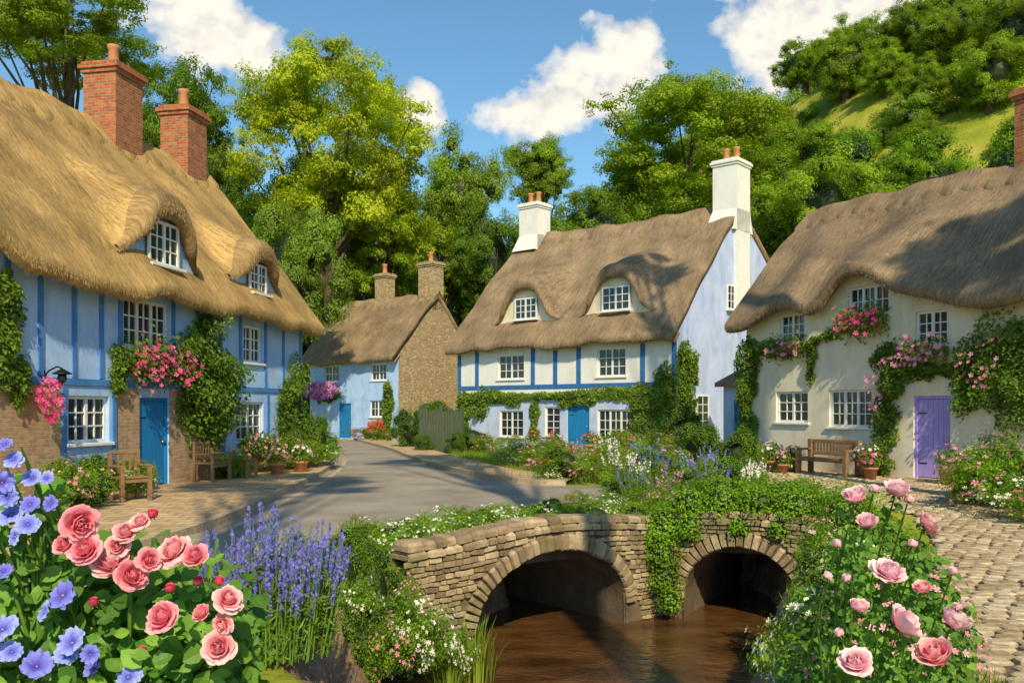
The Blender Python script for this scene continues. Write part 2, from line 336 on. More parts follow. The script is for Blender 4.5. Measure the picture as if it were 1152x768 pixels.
# ------------------------------------------------------------ bridge
bridge=place('stone_bridge',None,loc=(2.1,12.5,0),label='old mossy stone bridge with two low arches over a stream',category='bridge')
def bridge_local(p): return p-np.array([2.1,12.5,0])
SEG=[dict(a=(-1.15,9.743),b=(2.1,12.54),arch=(2.23,1.30,.84),ztop=lambda s:.22+.14*np.exp(-((s-2.2)/1.4)**2)-.04*np.clip(s-3.6,0,1)),
     dict(a=(2.1,12.54),b=(4.7,11.1),arch=(1.12,.78,.76),ztop=lambda s:.26+.08*np.exp(-((s-1.3)/1.0)**2))]
stv=[];
for z,s_ in ((0,1),(.6,1),(1,.80)):
    for sx_,sy_ in ((-1,-.8),(-.85,-1),(.85,-1),(1,-.8),(1,.8),(.85,1),(-.85,1),(-1,.8)): stv.append((sx_*.5*s_,sy_*.5*s_,z))
for sg in SEG:
    bw=MB(); bs=MB(); bv=MB(); ba=MB(); bc=MB()
    A=np.array(sg['a']);B=np.array(sg['b']); Ls=np.linalg.norm(B-A); u=(B-A)/Ls; nf=np.array([u[1],-u[0]])
    c0,ra,rb=sg['arch']; zs=-.82; ZT=lambda s: float(sg['ztop'](s))
    def W(s,o,z):
        s=np.asarray(s,float);o=np.broadcast_to(o,s.shape);z=np.broadcast_to(z,s.shape)
        return bridge_local(np.stack([A[0]+u[0]*s+nf[0]*o,A[1]+u[1]*s+nf[1]*o,z],-1))
    sgr=np.linspace(0,Ls,160); ins=np.abs(sgr-c0)<ra
    zb=np.where(ins,zs+rb*np.sqrt(np.clip(1-((sgr-c0)/ra)**2,0,1)),-1.8); zt=sg['ztop'](sgr)-.03
    bw.grid(np.stack([W(sgr,0,zb),W(sgr,0,zt),W(sgr,-.34,zt),W(sgr,-.34,zt-.5)]))
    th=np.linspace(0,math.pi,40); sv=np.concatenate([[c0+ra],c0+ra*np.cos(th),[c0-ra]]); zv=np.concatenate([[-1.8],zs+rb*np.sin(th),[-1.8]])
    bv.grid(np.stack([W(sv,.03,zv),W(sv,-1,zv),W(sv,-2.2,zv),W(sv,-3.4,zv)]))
    off=-.105; TS=[];TM=[]
    while off>-1.7:
        hh=rng.uniform(.045,.08); s=rng.uniform(-.2,0); fl_=max(0,1+off/1.0)
        while s<Ls:
            ll=rng.uniform(.07,.23); sc=s+ll/2; zc=.26+(ZT(sc)-.26)*fl_+off-hh/2; sl=(ZT(sc+.05)-ZT(sc-.05))/.1*fl_
            e=((sc-c0)/(ra+.2+ll*.28))**2+((max(zc-zs,0))/(rb+.19))**2
            okk=(e>1) and not (abs(sc-c0)<ra+.1 and zc<zs)
            if okk and 0<sc<Ls:
                TS.append(W(np.array(sc),0.0,zc+rng.normal(0,.004)))
                ux=np.array([u[0],u[1],sl+rng.normal(0,.05)])*(ll-.013); uz=np.array([0,0,1])*(hh-.011)*rng.uniform(.88,1.05); un=np.array([nf[0],nf[1],0])*rng.uniform(.02,.055)
                TM.append(np.stack([ux,uz,un],1))
            s+=ll
        off-=hh
    bs.inst(stv,cf,np.array(TM),np.array(TS))
    nv=int(math.pi*(ra+rb)/2/.095); TS=[];TM=[]
    for k in range(nv):
        t=(k+.5)/nv*math.pi; ctr=np.array([c0+(ra+.10)*math.cos(t),zs+(rb+.10)*math.sin(t)]); d=np.array([math.cos(t)/ra,math.sin(t)/rb]); d/=np.linalg.norm(d); tg=np.array([-d[1],d[0]])
        wl=math.hypot(ra*math.sin(t),rb*math.cos(t))*math.pi/nv-.007; dl=rng.uniform(.18,.22)
        ex=np.array([u[0]*tg[0],u[1]*tg[0],tg[1]])*wl; ey=np.array([u[0]*d[0],u[1]*d[0],d[1]])*dl; en=np.array([nf[0],nf[1],0])*rng.uniform(.07,.10)
        TS.append(W(np.array(ctr[0]),-0.01,ctr[1])); TM.append(np.stack([-ex,ey,en],1))
    ba.inst(stv,cf,np.array(TM),np.array(TS))
    for row,(dz,hh,o0,dp) in enumerate(((-.075,.08,.06,.42),(.015,.09,.035,.36))):
        s=0; TS=[];TM=[]
        while s<Ls-.05:
            ll=min(rng.uniform(.12,.26),Ls-s); sc=s+ll/2; zt_=ZT(sc); sl=(ZT(sc+.05)-ZT(sc-.05))/.1
            ex=np.array([u[0],u[1],sl+rng.normal(0,.03)])*(ll-.012); en=np.array([-nf[0],-nf[1],0])*dp; ez=np.array([0,0,1])*hh*rng.uniform(.9,1.15)
            TS.append(W(np.array(sc),o0-dp/2+rng.normal(0,.009),zt_+dz-.02)); TM.append(np.stack([ex,en,ez],1)); s+=ll
        bc.inst(stv,cf,np.array(TM),np.array(TS))
    place('wall',bw.build('bridge_wall',[M['mort']]),bridge); place('stonework',bs.build('bridge_stones',[M['brs']]),bridge)
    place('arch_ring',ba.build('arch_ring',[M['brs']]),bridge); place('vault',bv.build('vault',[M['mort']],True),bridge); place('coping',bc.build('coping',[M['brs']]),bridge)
b=MB(); polysheet(b,[(-1.9,9.5),(-1.15,9.95),(2.05,12.85),(4.6,11.45),(5.2,11.8),(5.2,15.6),(1,16.2),(-.9,14.8),(-2.3,12.0)],.02)
m2,nt=newmat('verge_grass'); n2=noise(nt,vec(nt),7,5,.7); finish(nt,ramp(nt,n2,[(.3,(.08,.13,.015)),(.7,(.23,.26,.04))]),.95,n2,.05,.8,.1)
place('verge',b.build('verge',[m2]),kind='structure',label='grassy verge over the stream culvert',category='verge')
# ------------------------------------------------------------ house kit
def gen_window(parent,x0,x1,z0,z1,nc,nr,case=1,y=.10,side=None,sill=True):
    w=x1-x0;h=z1-z0; f=.065; b=MB(); d0,d1=(-.03,.03)
    b.box(-w/2,w/2,d0,d1,0,f);b.box(-w/2,w/2,d0,d1,h-f,h);b.box(-w/2,-w/2+f,d0+.001,d1,f,h-f);b.box(w/2-f,w/2,d0+.001,d1,f,h-f)
    cw=(w-2*f)/case
    for i in range(1,case):
        xx=-w/2+f+cw*i; b.box(xx-.04,xx+.04,d0+.002,d1,f,h-f)
    for i in range(case):
        a=-w/2+f+cw*i
        for k in range(1,nc): xx=a+cw*k/nc; b.box(xx-.015,xx+.015,-.012,.012,f,h-f)
    for k in range(1,nr): zz=f+(h-2*f)*k/nr; b.box(-w/2+f,w/2-f,-.014,.010,zz-.015,zz+.015)
    g=MB(); g.box(-w/2+.01,w/2-.01,.012,.03,.01,h-.01)
    sl=MB(); sl.bbox(-w/2-.08,w/2+.08,-.17,.02,-.07,-.002,.01)
    if side: loc=(side[1]+.035,(x0+x1)/2,z0); rz=math.pi/2
    else: loc=((x0+x1)/2,y,z0); rz=0
    win=place('window',b.build('window_frame',[M['paintW']]),parent,loc,rz)
    place('pane',g.build('pane',[M['glass']]),win)
    if sill: place('sill',sl.build('sill',[M['paintW']]),win)
    return win
def gen_door(parent,x0,x1,z1,mat,y=.10,z0=.08):
    w=x1-x0; b=MB(); n=6; pw=(w-.16)/n
    for i in range(n): b.bbox(-w/2+.08+i*pw+.004,-w/2+.08+(i+1)*pw-.004,-.03,.02,.02,z1-z0-.08,.007)
    b.box(-w/2+.085,w/2-.085,-.012,.03,.02,z1-z0-.08)
    d=place('door',b.build('door',[mat]),parent,((x0+x1)/2,y,z0))
    h=MB(); h.lathe([(0,.0),(.03,.0),(.035,.02),(.02,.035),(.01,.06),(0,.06)],seg=12)
    place('handle',h.build('handle',[M['brass']],True),d,(w/2-.17,-.03,.95),rot=(math.pi/2,0,0))
    f=MB(); f.box(-w/2,-w/2+.075,-.06,.05,0,z1-z0);f.box(w/2-.075,w/2,-.06,.05,0,z1-z0);f.box(-w/2,w/2,-.062,.05,z1-z0-.075,z1-z0+.01)
    place('door_frame',f.build('door_frame',[mat]),parent,((x0+x1)/2,y,z0))
    f=MB(); f.bbox(-w/2-.1,w/2+.1,-.35,-.07,-.12,-.0,.01); place('doorstep',f.build('doorstep',[M['cob']]),parent,((x0+x1)/2,y,z0))
    for zz in (.35,z1-z0-.45):
        hg=MB(); hg.box(-w/2+.1,-w/2+.34,-.036,-.028,zz,zz+.03); place('hinge',hg.build('hinge',[M['iron']]),d)
def gen_chimney(parent,x,y,w,d,zb,zt,mat,pots,potmat,skew=0,sh=2.3):
    b=MB()
    if skew:
        b.grid(np.array([[(x-w/2-skew,y-d/2-skew,zb),(x+w/2,y-d/2-skew,zb),(x+w/2,y+d/2+skew,zb),(x-w/2-skew,y+d/2+skew,zb),(x-w/2-skew,y-d/2-skew,zb)],
                         [(x-w/2,y-d/2,zb+skew*sh),(x+w/2,y-d/2,zb+skew*sh),(x+w/2,y+d/2,zb+skew*sh),(x-w/2,y+d/2,zb+skew*sh),(x-w/2,y-d/2,zb+skew*sh)]]))
    b.bbox(x-w/2,x+w/2,y-d/2,y+d/2,zb-(3.5 if skew else 0),zt-.3,.01)
    for k,(e,z0,z1) in enumerate(((.05,zt-.3,zt-.2),(.10,zt-.2,zt-.08),(.04,zt-.08,zt))): b.bbox(x-w/2-e,x+w/2+e,y-d/2-e,y+d/2+e,z0+.001,z1,.01)
    c=place('chimney',b.build('chimney',[mat]),parent)
    for i in range(pots):
        px=x+(i-(pots-1)/2)*w*.42; q=MB(); q.lathe([(.16,0),(.175,.03),(.15,.1),(.13,.5),(.16,.54),(.16,.62),(.11,.63),(.1,.45)],seg=18)
        place('chimney_pot',q.build('chimney_pot',[potmat],True),c,(px,y,zt-.005))
def house(name,label,org,th,L,D,ry,ze,zr,zbe,thm,strm,bumps=(),dorm=(),openings=(),wallmats=None,zonef=None,xc=(),zc=(),timbers=(),ztopwall=None,seed=1,nstraw=16000,gmat=0,timmat=None,og=.38,og2=None):
    R=np.random.default_rng(seed); root=place(name,None,loc=(org[0],org[1],0),rz=th,label=label,category='cottage')
    ov=.5; og2=og if og2 is None else og2; ph=R.uniform(0,6,8)
    def lump(s,y): return .045*np.sin(s*1.9+ph[0]+y)+.035*np.sin(s*3.7+y*2.1+ph[1])+.03*np.sin(y*3.1+ph[2]-s*.8)
    def zef(s):
        r=np.full_like(np.asarray(s,float),ze)
        for (c,a,w_) in bumps: r=r+a*np.exp(-(np.abs(s-c)/w_)**2.4)
        return r
    def base(s,y):
        s=np.asarray(s,float); y=np.asarray(y,float); t=np.clip((y+ov)/(ry+ov),0,1)
        zri=zr-.14*np.sin(np.pi*np.clip(s/L,0,1))
        f=ze+(zri-ze)*t+(zef(s)-ze)*(1-t)**1.6+.14*np.sin(np.pi*t)+lump(s,y)
        tb=np.clip((y-ry)/(D+.35-ry),0,1); k=zri+(zbe-zri)*tb+lump(s,y)*.5
        return np.where(y<=ry,f,k)
    def AW(dm): return dm.get('aw',.8)
    def canopy(s,y,dm):
        a=dm['w']/2+AW(dm); b0=float(base(np.array(dm['s']),np.array(dm['yf']))); zt=dm['zt']+dm.get('up',.6); q=np.clip(y-dm['yf'],0,9)
        return zt+.62*q-.10*q**2-(zt-b0+.10)*(1-np.cos(np.pi*np.clip(np.abs((s-dm['s'])/a),0,1.12)**1.5))*.5*1.05
    def rz(s,y):
        h=base(s,y)
        for dm in dorm:
            c=canopy(s,y,dm); k=.42; hm=.5*(h+c+np.sqrt((h-c)**2+k*k))-.09; inz=(y>=dm['yf'])&(y<=ry)&(c>h-1.2)&(np.abs(s-dm['s'])<(dm['w']/2+AW(dm))*1.12); h=np.where(inz,np.maximum(hm,h),h)
        return h
    Sx=np.linspace(-og,L+og2,int(L*11)); ysf=list(np.linspace(-ov,ry,52))
    for dm in dorm: ysf+=[dm['yf']-.003,dm['yf']+.0]
    ysf=np.array(sorted(set(ysf))); ysb=np.linspace(ry,D+.35,12)[1:]; ya=np.concatenate([ysf,ysb])
    SS,YY=np.meshgrid(Sx,ya); ZZ=rz(SS,YY); top=np.stack([SS,YY,ZZ],2)
    zef_=zef(Sx)+lump(Sx,-ov); o=np.ones_like(Sx)
    lip=[np.stack([Sx,o*.06,zef_+.08],1),np.stack([Sx,o*(-ov+.13),zef_-.34],1),np.stack([Sx,o*(-ov+.02),zef_-.33],1),np.stack([Sx,o*(-ov-.06),zef_-.22],1),np.stack([Sx,o*(-ov-.06),zef_-.08],1)]
    yb=D+.35; zb_=ZZ[-1]
    blip=[np.stack([Sx,o*(yb+.03),zb_-.15],1),np.stack([Sx,o*(yb-.05),zb_-.34],1),np.stack([Sx,o*(D-.05),zb_-.05],1)]
    G=np.concatenate([np.array(lip),top,np.array(blip)])
    rb=MB(); rb.grid(G,0)
    for j,sgn,ogg in ((0,1,og),(-1,-1,og2)):
        colv=top[:,j].copy(); e1=colv.copy(); e1[:,2]-=.30; e1[:,0]+=sgn*.02; e2=e1.copy(); e2[:,0]+=sgn*(ogg+.05)
        rb.grid(np.stack([colv,e1,e2]),0)
    n=nstraw; s=R.uniform(-og,L+og2,n); y=R.uniform(-ov,ry,n); e=.02
    z=rz(s,y); zx=(rz(s+e,y)-z)/e; zy=(rz(s,y+e)-z)/e; ok=(np.abs(zy)<3)&(np.abs(zx)<2.0)
    for dm in dorm: ok&=~((np.abs(s-dm['s'])<dm['w']/2+.5)&(y>dm['yf']-.05)&(y<dm['yf']+.45))
    s,y,z,zx,zy=s[ok],y[ok],z[ok],zx[ok],zy[ok]; n=len(s)
    nr=np.stack([-zx,-zy,np.ones(n)],1); nr/=np.linalg.norm(nr,axis=1)[:,None]
    dn=np.stack([R.normal(0,.04,n),-np.ones(n),-zy],1); dn/=np.linalg.norm(dn,axis=1)[:,None]
    dn=dn+nr*R.uniform(-.02,.02,n)[:,None]; dn/=np.linalg.norm(dn,axis=1)[:,None]; sd=np.cross(dn,nr); ln=R.uniform(.08,.22,n)
    Mx=np.stack([sd*R.uniform(.006,.012,n)[:,None],dn*ln[:,None],nr],2)
    bl=np.array([(-.5,0,0),(.5,0,0),(.35,1,0),(-.35,1,0)]); rb.inst(bl,[(0,1,2,3)],Mx,np.stack([s,y,z+.007],1),1)
    n=int(L*150); s=R.uniform(-og,L+og2,n); zz=zef(s)+lump(s,-ov); dd=R.uniform(0,.3,n)
    dn=np.stack([R.normal(0,.08,n),-.25-R.uniform(0,.15,n),-np.ones(n)],1); dn/=np.linalg.norm(dn,axis=1)[:,None]; nr=np.tile([0,-1.,.3],(n,1)); sd=np.cross(dn,nr)
    Mx=np.stack([sd*.014,dn*R.uniform(.04,.09,n)[:,None],nr],2); rb.inst(bl,[(0,1,2,3)],Mx,np.stack([s,np.full(n,-ov-.05)+.12*(dd>.2),zz-.05-dd],1),1)
    roof=place('roof',rb.build('thatched_roof',[thm,strm],True),root)
    sc=np.linspace(-og-.03,L+og2+.03,int(L*14)); wd=.62+.16*np.abs(np.sin(sc*np.pi/.62)); rows=[]
    for (k,up) in ((-1.0,-.04),(-.97,.085),(-.5,.11),(-.12,.14),(0,.20),(.12,.14),(.5,.11),(.97,.085),(1.0,-.04)):
        y=ry+k*wd*.75; rows.append(np.stack([sc,y,rz(sc,y)+up],1))
    rc=MB(); rc.grid(np.array(rows),0); place('ridge_cap',rc.build('ridge_cap',[thm],True),roof)
    for dm in dorm:
        a=dm['w']/2+AW(dm); ss=np.linspace(dm['s']-a*.98,dm['s']+a*.98,60); yf=dm['yf']; cz=np.maximum(canopy(ss,yf,dm),rz(ss,np.full_like(ss,yf+.001)))+.02; bz=base(ss,np.full_like(ss,yf))
        k=np.clip((cz-bz)/.9,0,1); f=.04+.34*k
        prof=[(0,-.42),(-.55,-.60),(-.82,-.60),(-1.00,-.50),(-1.08,-.36),(-1.04,-.22),(-.90,-.10),(-.66,-.01),(-.3,.05),(.1,.06),(.5,.08)]
        rows=[np.stack([ss,yf+p*f,cz+q*(.12+.88*k)],1) for p,q in prof]
        cb=MB(); cb.grid(np.array(rows),0)
        n=600; i=R.integers(0,60,n); sj=ss[i]+R.uniform(-.05,.05,n); ff=np.interp(sj,ss,f); cj=np.interp(sj,ss,cz); kk=np.interp(sj,ss,k)
        dn=np.stack([R.normal(0,.1,n),-np.ones(n)*.2,-.9*np.ones(n)],1); nr=np.tile([0,-.8,.5],(n,1)); sd=np.cross(dn,nr)
        cb.inst(bl,[(0,1,2,3)],np.stack([sd*.012,dn*R.uniform(.03,.08,n)[:,None],nr],2),np.stack([sj,yf-ff*1.08,cj-R.uniform(.25,.5,n)*(.12+.88*kk)],1),1)
        place('dormer_brow',cb.build('dormer_brow',[dm.get('hm',thm),strm],True),roof)
        pn=MB(); inn=np.abs(ss-dm['s'])<a*.9; s2=ss[inn]; pn.grid(np.stack([np.stack([s2,s2*0+yf-.02,bz[inn]-.25],1),np.stack([s2,s2*0+yf-.02,np.maximum(cz[inn]-.12,bz[inn]-.2)],1)]))
        place('dormer_cheek',pn.build('dormer_cheek',[dm.get('mat',M['woodg'])]),roof)
        gen_window(root,dm['s']-dm['w']/2,dm['s']+dm['w']/2,dm['z0'],dm['zt'],2,3,2,y=yf-.12)
    wt=ztopwall or ze+.45
    xs=sorted(set([0,L]+list(np.arange(0,L,.5))+[v for o_ in openings for v in (o_[0],o_[1])]+list(xc))); zs_=sorted(set([-.4,wt]+[v for o_ in openings for v in (o_[2],o_[3])]+list(zc)+list(np.arange(ze,wt,.15))))
    wb=MB()
    for i in range(len(xs)-1):
        for j in range(len(zs_)-1):
            cx=(xs[i]+xs[i+1])/2;cz=(zs_[j]+zs_[j+1])/2
            if any(o_[0]<cx<o_[1] and o_[2]<cz<o_[3] for o_ in openings): continue
            if cz>float(zef(cx))+.35: continue
            wb.add([(xs[i],0,zs_[j]),(xs[i+1],0,zs_[j]),(xs[i+1],0,zs_[j+1]),(xs[i],0,zs_[j+1])],[(0,1,2,3)],zonef(cx,cz) if zonef else 0)
    for (a,b_,c,d_) in openings:
        rv=[(a,c),(b_,c),(b_,d_),(a,d_)]
        for k in range(4):
            p,q=rv[k],rv[(k+1)%4]; wb.add([(p[0],0,p[1]),(q[0],0,q[1]),(q[0],.2,q[1]),(p[0],.2,p[1])],[(0,1,2,3)],0)
    for gxx in (0.0,L):
        yy=np.linspace(0,D,24); zt_=base(np.full_like(yy,gxx),yy)-.22
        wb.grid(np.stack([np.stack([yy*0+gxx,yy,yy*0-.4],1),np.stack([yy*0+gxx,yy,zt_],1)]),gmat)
    wb.add([(0,D,-.4),(L,D,-.4),(L,D,zbe-.1),(0,D,zbe-.1)],[(0,1,2,3)],0)
    place('wall',wb.build('wall',wallmats),root)
    if timbers:
        tb=MB()
        for k,(a,b_,c,d_) in enumerate(timbers): tb.bbox(a,b_,-.03-.0015*(k%3),.02,c,d_,.008)
        place('timber_frame',tb.build('timber_frame',[timmat or M['tim']]),root)
    return root,roof
thL=math.atan2(.98,.197)
opL=[(4.65,5.86,1.14,2.06),(6.33,7.97,3.11,4.15),(11.39,12.44,3.05,4.03),(11.0,12.5,.97,1.99),(6.87,7.97,.08,2.05)]
def zL(x,z):
    if z<2.25 and x<4.6: return 2
    if z<2.25 and (6.1<x<6.87 or 7.97<x<10.3): return 2
    if z<.6: return 2
    return 0
tl=[(0.03,14.97,2.25,2.39)]
for x in (3.1,3.9,4.8,5.6,6.2,8.12,9.2,10.2,11.2,12.6,13.7,14.85):
    tl.append((x-.06,x+.06,2.40,4.75))
for x in (4.52,6.0,10.35,12.75,14.85): tl.append((x-.06,x+.06,.62,2.24))
tl+=[(6.3,8.05,2.9,3.02)]
hL,rL=house('thatched_cottage','large half-timbered light blue cottage with golden thatch and brick chimneys',(-9.33,12.3),thL,15,7.2,3.5,4.4,9.2,4.4,M['thL'],M['strawL'],
  bumps=((1.4,.85,1.3),(7.2,.12,1.0),(12,.1,.8)),dorm=[dict(s=7.65,w=1.15,yf=.05,z0=4.98,zt=5.95,mat=M['plB'],up=.64,aw=1.0,hm=M['thH']),dict(s=12.05,w=.95,yf=.05,z0=4.93,zt=5.72,mat=M['plB'],up=.62,aw=.95,hm=M['thH'])],
  openings=opL,wallmats=[M['plB'],M['plB'],M['brickw']],zonef=zL,xc=(4.6,6.1,10.3),zc=(.6,2.1,2.25),timbers=tl,seed=3,nstraw=20000)
gen_window(hL,4.65,5.86,1.14,2.06,2,3,2); gen_window(hL,6.33,7.97,3.11,4.15,2,3,3); gen_window(hL,11.39,12.44,3.05,4.03,2,3,2); gen_window(hL,11.0,12.5,.97,1.99,2,3,2)
gen_door(hL,6.87,7.97,2.05,M['dBlue'],z0=.12)
gen_chimney(rL,10.9,3.5,1.15,.95,8.2,10.85,M['brick'],1,M['terra']); gen_chimney(rL,14.25,3.5,1.05,.9,8.2,10.85,M['brick'],1,M['terra'])
thM=math.atan2(-.65,.76)
opM=[(2.75,4.2,.5,1.72),(8.4,10.2,.45,1.78),(2.65,4.25,3.2,4.35),(8.4,9.85,3.2,4.42),(6.76,7.97,.08,1.98),(5.5,6.35,.6,1.9)]
def zM(x,z): return 1 if z<2.2 else 0
tm=[(.02,12.3,2.72,2.92)]
for x in (.12,1.3,4.8,6.1,7.4,10.7,12.2): tm.append((x-.11,x+.11,2.93,4.9))
for x in (.12,12.2): tm.append((x-.08,x+.08,.1,2.71))
hM,rM=house('thatched_cottage','white half-timbered cottage with brown thatch, eyebrow dormers and gable tinted blue as shade',(-2.68,44),thM,12.35,8.6,5.5,4.85,11.0,8.6,M['thM'],M['strawM'],
  bumps=((3.5,.12,1.0),(9.1,.12,1.0)),dorm=[dict(s=4.05,w=1.35,yf=.50,z0=6.0,zt=7.0,mat=M['plC'],up=.95,aw=1.35),dict(s=9.1,w=1.45,yf=.50,z0=6.05,zt=7.1,mat=M['plC'],up=.95,aw=1.35)],
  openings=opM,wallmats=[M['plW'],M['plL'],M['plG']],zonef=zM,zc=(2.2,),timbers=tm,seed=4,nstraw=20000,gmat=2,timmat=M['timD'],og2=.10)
gen_window(hM,2.75,4.2,.5,1.72,2,3,2);gen_window(hM,8.4,10.2,.45,1.78,2,3,3);gen_window(hM,2.65,4.25,3.2,4.35,2,3,2);gen_window(hM,8.4,9.85,3.2,4.42,2,3,2);gen_window(hM,5.5,6.35,.6,1.9,2,4,1)
gen_door(hM,6.76,7.97,1.98,M['dBlue'],z0=.08)
gen_window(hM,4.23,5.6,6.2,7.3,2,3,2,side=('g',12.35)); gen_window(hM,1.5,2.55,.9,2.4,2,4,1,side=('g',12.35))
gen_chimney(rM,.60,5.3,1.25,1.1,10.2,12.75,M['plW'],2,M['terra'],.28,3.0); gen_chimney(rM,11.90,5.6,1.2,1.3,9.8,13.05,M['plW'],2,M['terra'],.28,3.5)
thR=math.atan2(-.89,.46)
opR=[(1.28,2.55,1.41,2.32),(3.34,4.8,1.31,2.33),(1.42,2.4,3.72,4.6),(4.0,5.34,4.3,5.1),(6.14,7.05,3.38,4.25),(6.09,7.13,.08,2.13)]
hR,rR=house('thatched_cottage','cream plastered cottage with wavy thatch, climbing plants and a lilac door',(7.36,27.9),thR,12.5,6.2,3.0,4.5,8.25,4.5,M['thM'],M['strawM'],
  bumps=((1.9,.60,.95),(4.67,1.20,1.2),(6.6,.28,.7)),openings=opR,wallmats=[M['plC'],M['plC']],ztopwall=5.85,seed=8,nstraw=22000)
gen_window(hR,1.28,2.55,1.41,2.32,2,3,2);gen_window(hR,3.34,4.8,1.31,2.33,2,3,3);gen_window(hR,1.42,2.4,3.72,4.6,2,3,2);gen_window(hR,4.0,5.34,4.3,5.1,2,2,3);gen_window(hR,6.14,7.05,3.38,4.25,2,3,2)
gen_door(hR,6.09,7.13,2.13,M['dPurp'],z0=.08)
gen_chimney(rR,7.3,3.3,.9,.8,7.4,10.1,M['brick'],1,M['terra'])
thF=math.atan2(-.63,.77)
opF=[(1.4,2.74,3.45,4.4),(5.6,6.9,3.45,4.4),(5.5,6.8,1.35,2.3),(2.75,3.85,.08,2.15)]
hF,rF=house('thatched_cottage','small pale blue cottage with rubble stone gable and thatched roof',(-12.5,55),thF,7.9,5.6,3.2,4.8,8.6,5.4,M['thM'],M['strawM'],openings=opF,wallmats=[M['plB'],M['stone']],seed=12,nstraw=9000,gmat=1,og2=.1)
gen_window(hF,1.4,2.74,3.45,4.4,2,2,2);gen_window(hF,5.6,6.9,3.45,4.4,2,2,2);gen_window(hF,5.5,6.8,1.35,2.3,2,2,2); gen_door(hF,2.75,3.85,2.15,M['dBlue'],z0=.05)
gen_chimney(rF,3.3,3.2,.95,.8,8.0,10.2,M['stone'],1,M['terra']); gen_chimney(rF,7.3,3.2,1.2,.9,7.6,10.5,M['stone'],1,M['terra'])
# ------------------------------------------------------------ vegetation
def crown(name,seed,ncl,nleaf,leaf,flat=.7,core=0.0,mats=None,zmin=-.65,crad=(.2,.36),fit=None,big=0.0,ragg=1.0,sub=0):
    global rng; sv=rng; rng=np.random.default_rng(seed)
    d=rdir(ncl,zmin); r=rng.uniform(.2,.80,ncl)**.6; C=d*r[:,None]; cr=rng.uniform(crad[0],crad[1],ncl)
    if fit: f_=fit/np.percentile(np.linalg.norm(C,axis=1)+cr*.8,80); C*=f_; cr*=f_**.5
    C0,cr0=C,cr; b=MB()
    if sub:
        ds=rdir(ncl*sub,-.7); ii=np.repeat(np.arange(ncl),sub); rs=rng.uniform(.15,1.08,ncl*sub)
        C=C0[ii]+ds*(cr0[ii]*rs)[:,None]*np.array([1,1,flat]); cr=cr0[ii]*rng.uniform(.26,.52,ncl*sub)
    per=rng.multinomial(nleaf,cr**2/np.sum(cr**2)); idx=np.repeat(np.arange(len(C)),per); n=len(idx); dd=rdir(n,-.8); rr=rng.uniform(0,1,n)**.4
    j=1+ragg*(.14*np.sin(dd[:,0]*5+idx)+.10*np.sin(dd[:,1]*7+idx*2))
    P=C[idx]+dd*(cr[idx]*rr*j)[:,None]*np.array([1,1,flat*.9 if sub else flat]); nr=dd*.8+rng.normal(0,.36,(n,3))+np.array([0,0,.5])
    if sub: nr=nr+.8*ds[idx]
    b.inst(LQv,LQf,frames(nr,rng.uniform(0,6.28,n),leaf*rng.uniform(.6,1.3,n)),P,0)
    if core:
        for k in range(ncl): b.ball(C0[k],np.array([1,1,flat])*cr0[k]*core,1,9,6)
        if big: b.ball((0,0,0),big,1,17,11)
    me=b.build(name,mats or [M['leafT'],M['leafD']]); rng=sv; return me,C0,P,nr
CR_=[crown('crown',s_,n_,l_,lf,fl,co_,None,zm,cr_,1.0,bg,1.0,sb) for s_,n_,l_,lf,fl,co_,zm,cr_,bg,sb in (
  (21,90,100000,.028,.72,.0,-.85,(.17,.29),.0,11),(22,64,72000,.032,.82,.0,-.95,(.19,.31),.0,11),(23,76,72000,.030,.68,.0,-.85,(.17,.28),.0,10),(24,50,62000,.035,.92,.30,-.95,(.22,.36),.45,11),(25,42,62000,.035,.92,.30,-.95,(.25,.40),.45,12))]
def trunkmesh(C,rx,rz,zc,seed):
    R=np.random.default_rng(seed); b=MB(); r0=.05*rx+.12; H=zc-rz*.15
    pts=[(0,0,-1.0)]+[(R.normal(0,.02*rx),R.normal(0,.02*rx),H*t) for t in (.25,.5,.75,1)]; b.tube(pts,[r0*1.35,r0*1.05,r0*.85,r0*.7,r0*.45],10)
    for k in R.choice(len(C),min(20,len(C)),replace=False):
        e=C[k]*np.array([rx,rx,rz])+np.array([0,0,zc]); s0=np.array([0,0,H*R.uniform(.5,.95)])
        mid=(s0+e)/2+np.array([0,0,-.06*rz])+R.normal(0,.04*rx,3); b.tube([s0,(s0*.6+mid*.4),mid,e],[r0*.45,r0*.32,r0*.2,r0*.07],6)
    return b.build('trunk',[M['bark']],True)
ti=0
def tree(x,y,rx,rz,zc,v,col,label,name='tree',rot=None,group=None):
    global ti; ti+=1; zb=float(gh(x,y)); me,C,_,_=CR_[v]
    if zc is None: zc=zb+rz*.9
    r=place(name,None,loc=(x,y,zb),rz=(rot if rot is not None else ti*1.3),label=label,category='tree',group=group)
    place('trunk',trunkmesh(C,rx,rz,zc-zb,ti),r); c=place('crown',me,r,loc=(0,0,zc-zb),scale=(rx,rx,rz)); c.color=(*col,1)
YG=(1.65,1.45,.6);GG=(.95,1.05,1.4)
tree(-12.4,60,6.8,8.4,19.6,0,YG,'tall broad yellow-green oak tree behind the cottages','oak_tree',.6)
tree(-9.8,64,4.6,5.8,14.5,1,(1.35,1.3,.6),'yellow-green leafy tree beside the big oak','tree')
tree(-22.5,45,4.9,4.0,21.0,2,(1.0,1.05,.6),'dark green spreading tree','tree')
tree(-23.5,63,4.6,7.0,20.5,1,(.65,.8,.6),'dark green leafy tree','tree')
tree(-20.5,62,3.6,5.5,15.0,1,(.7,.85,.65),'dark green leafy tree','tree')
tree(-19.5,66,4.5,8,12.0,3,(.65,.85,.65),'dark green leafy tree','tree')
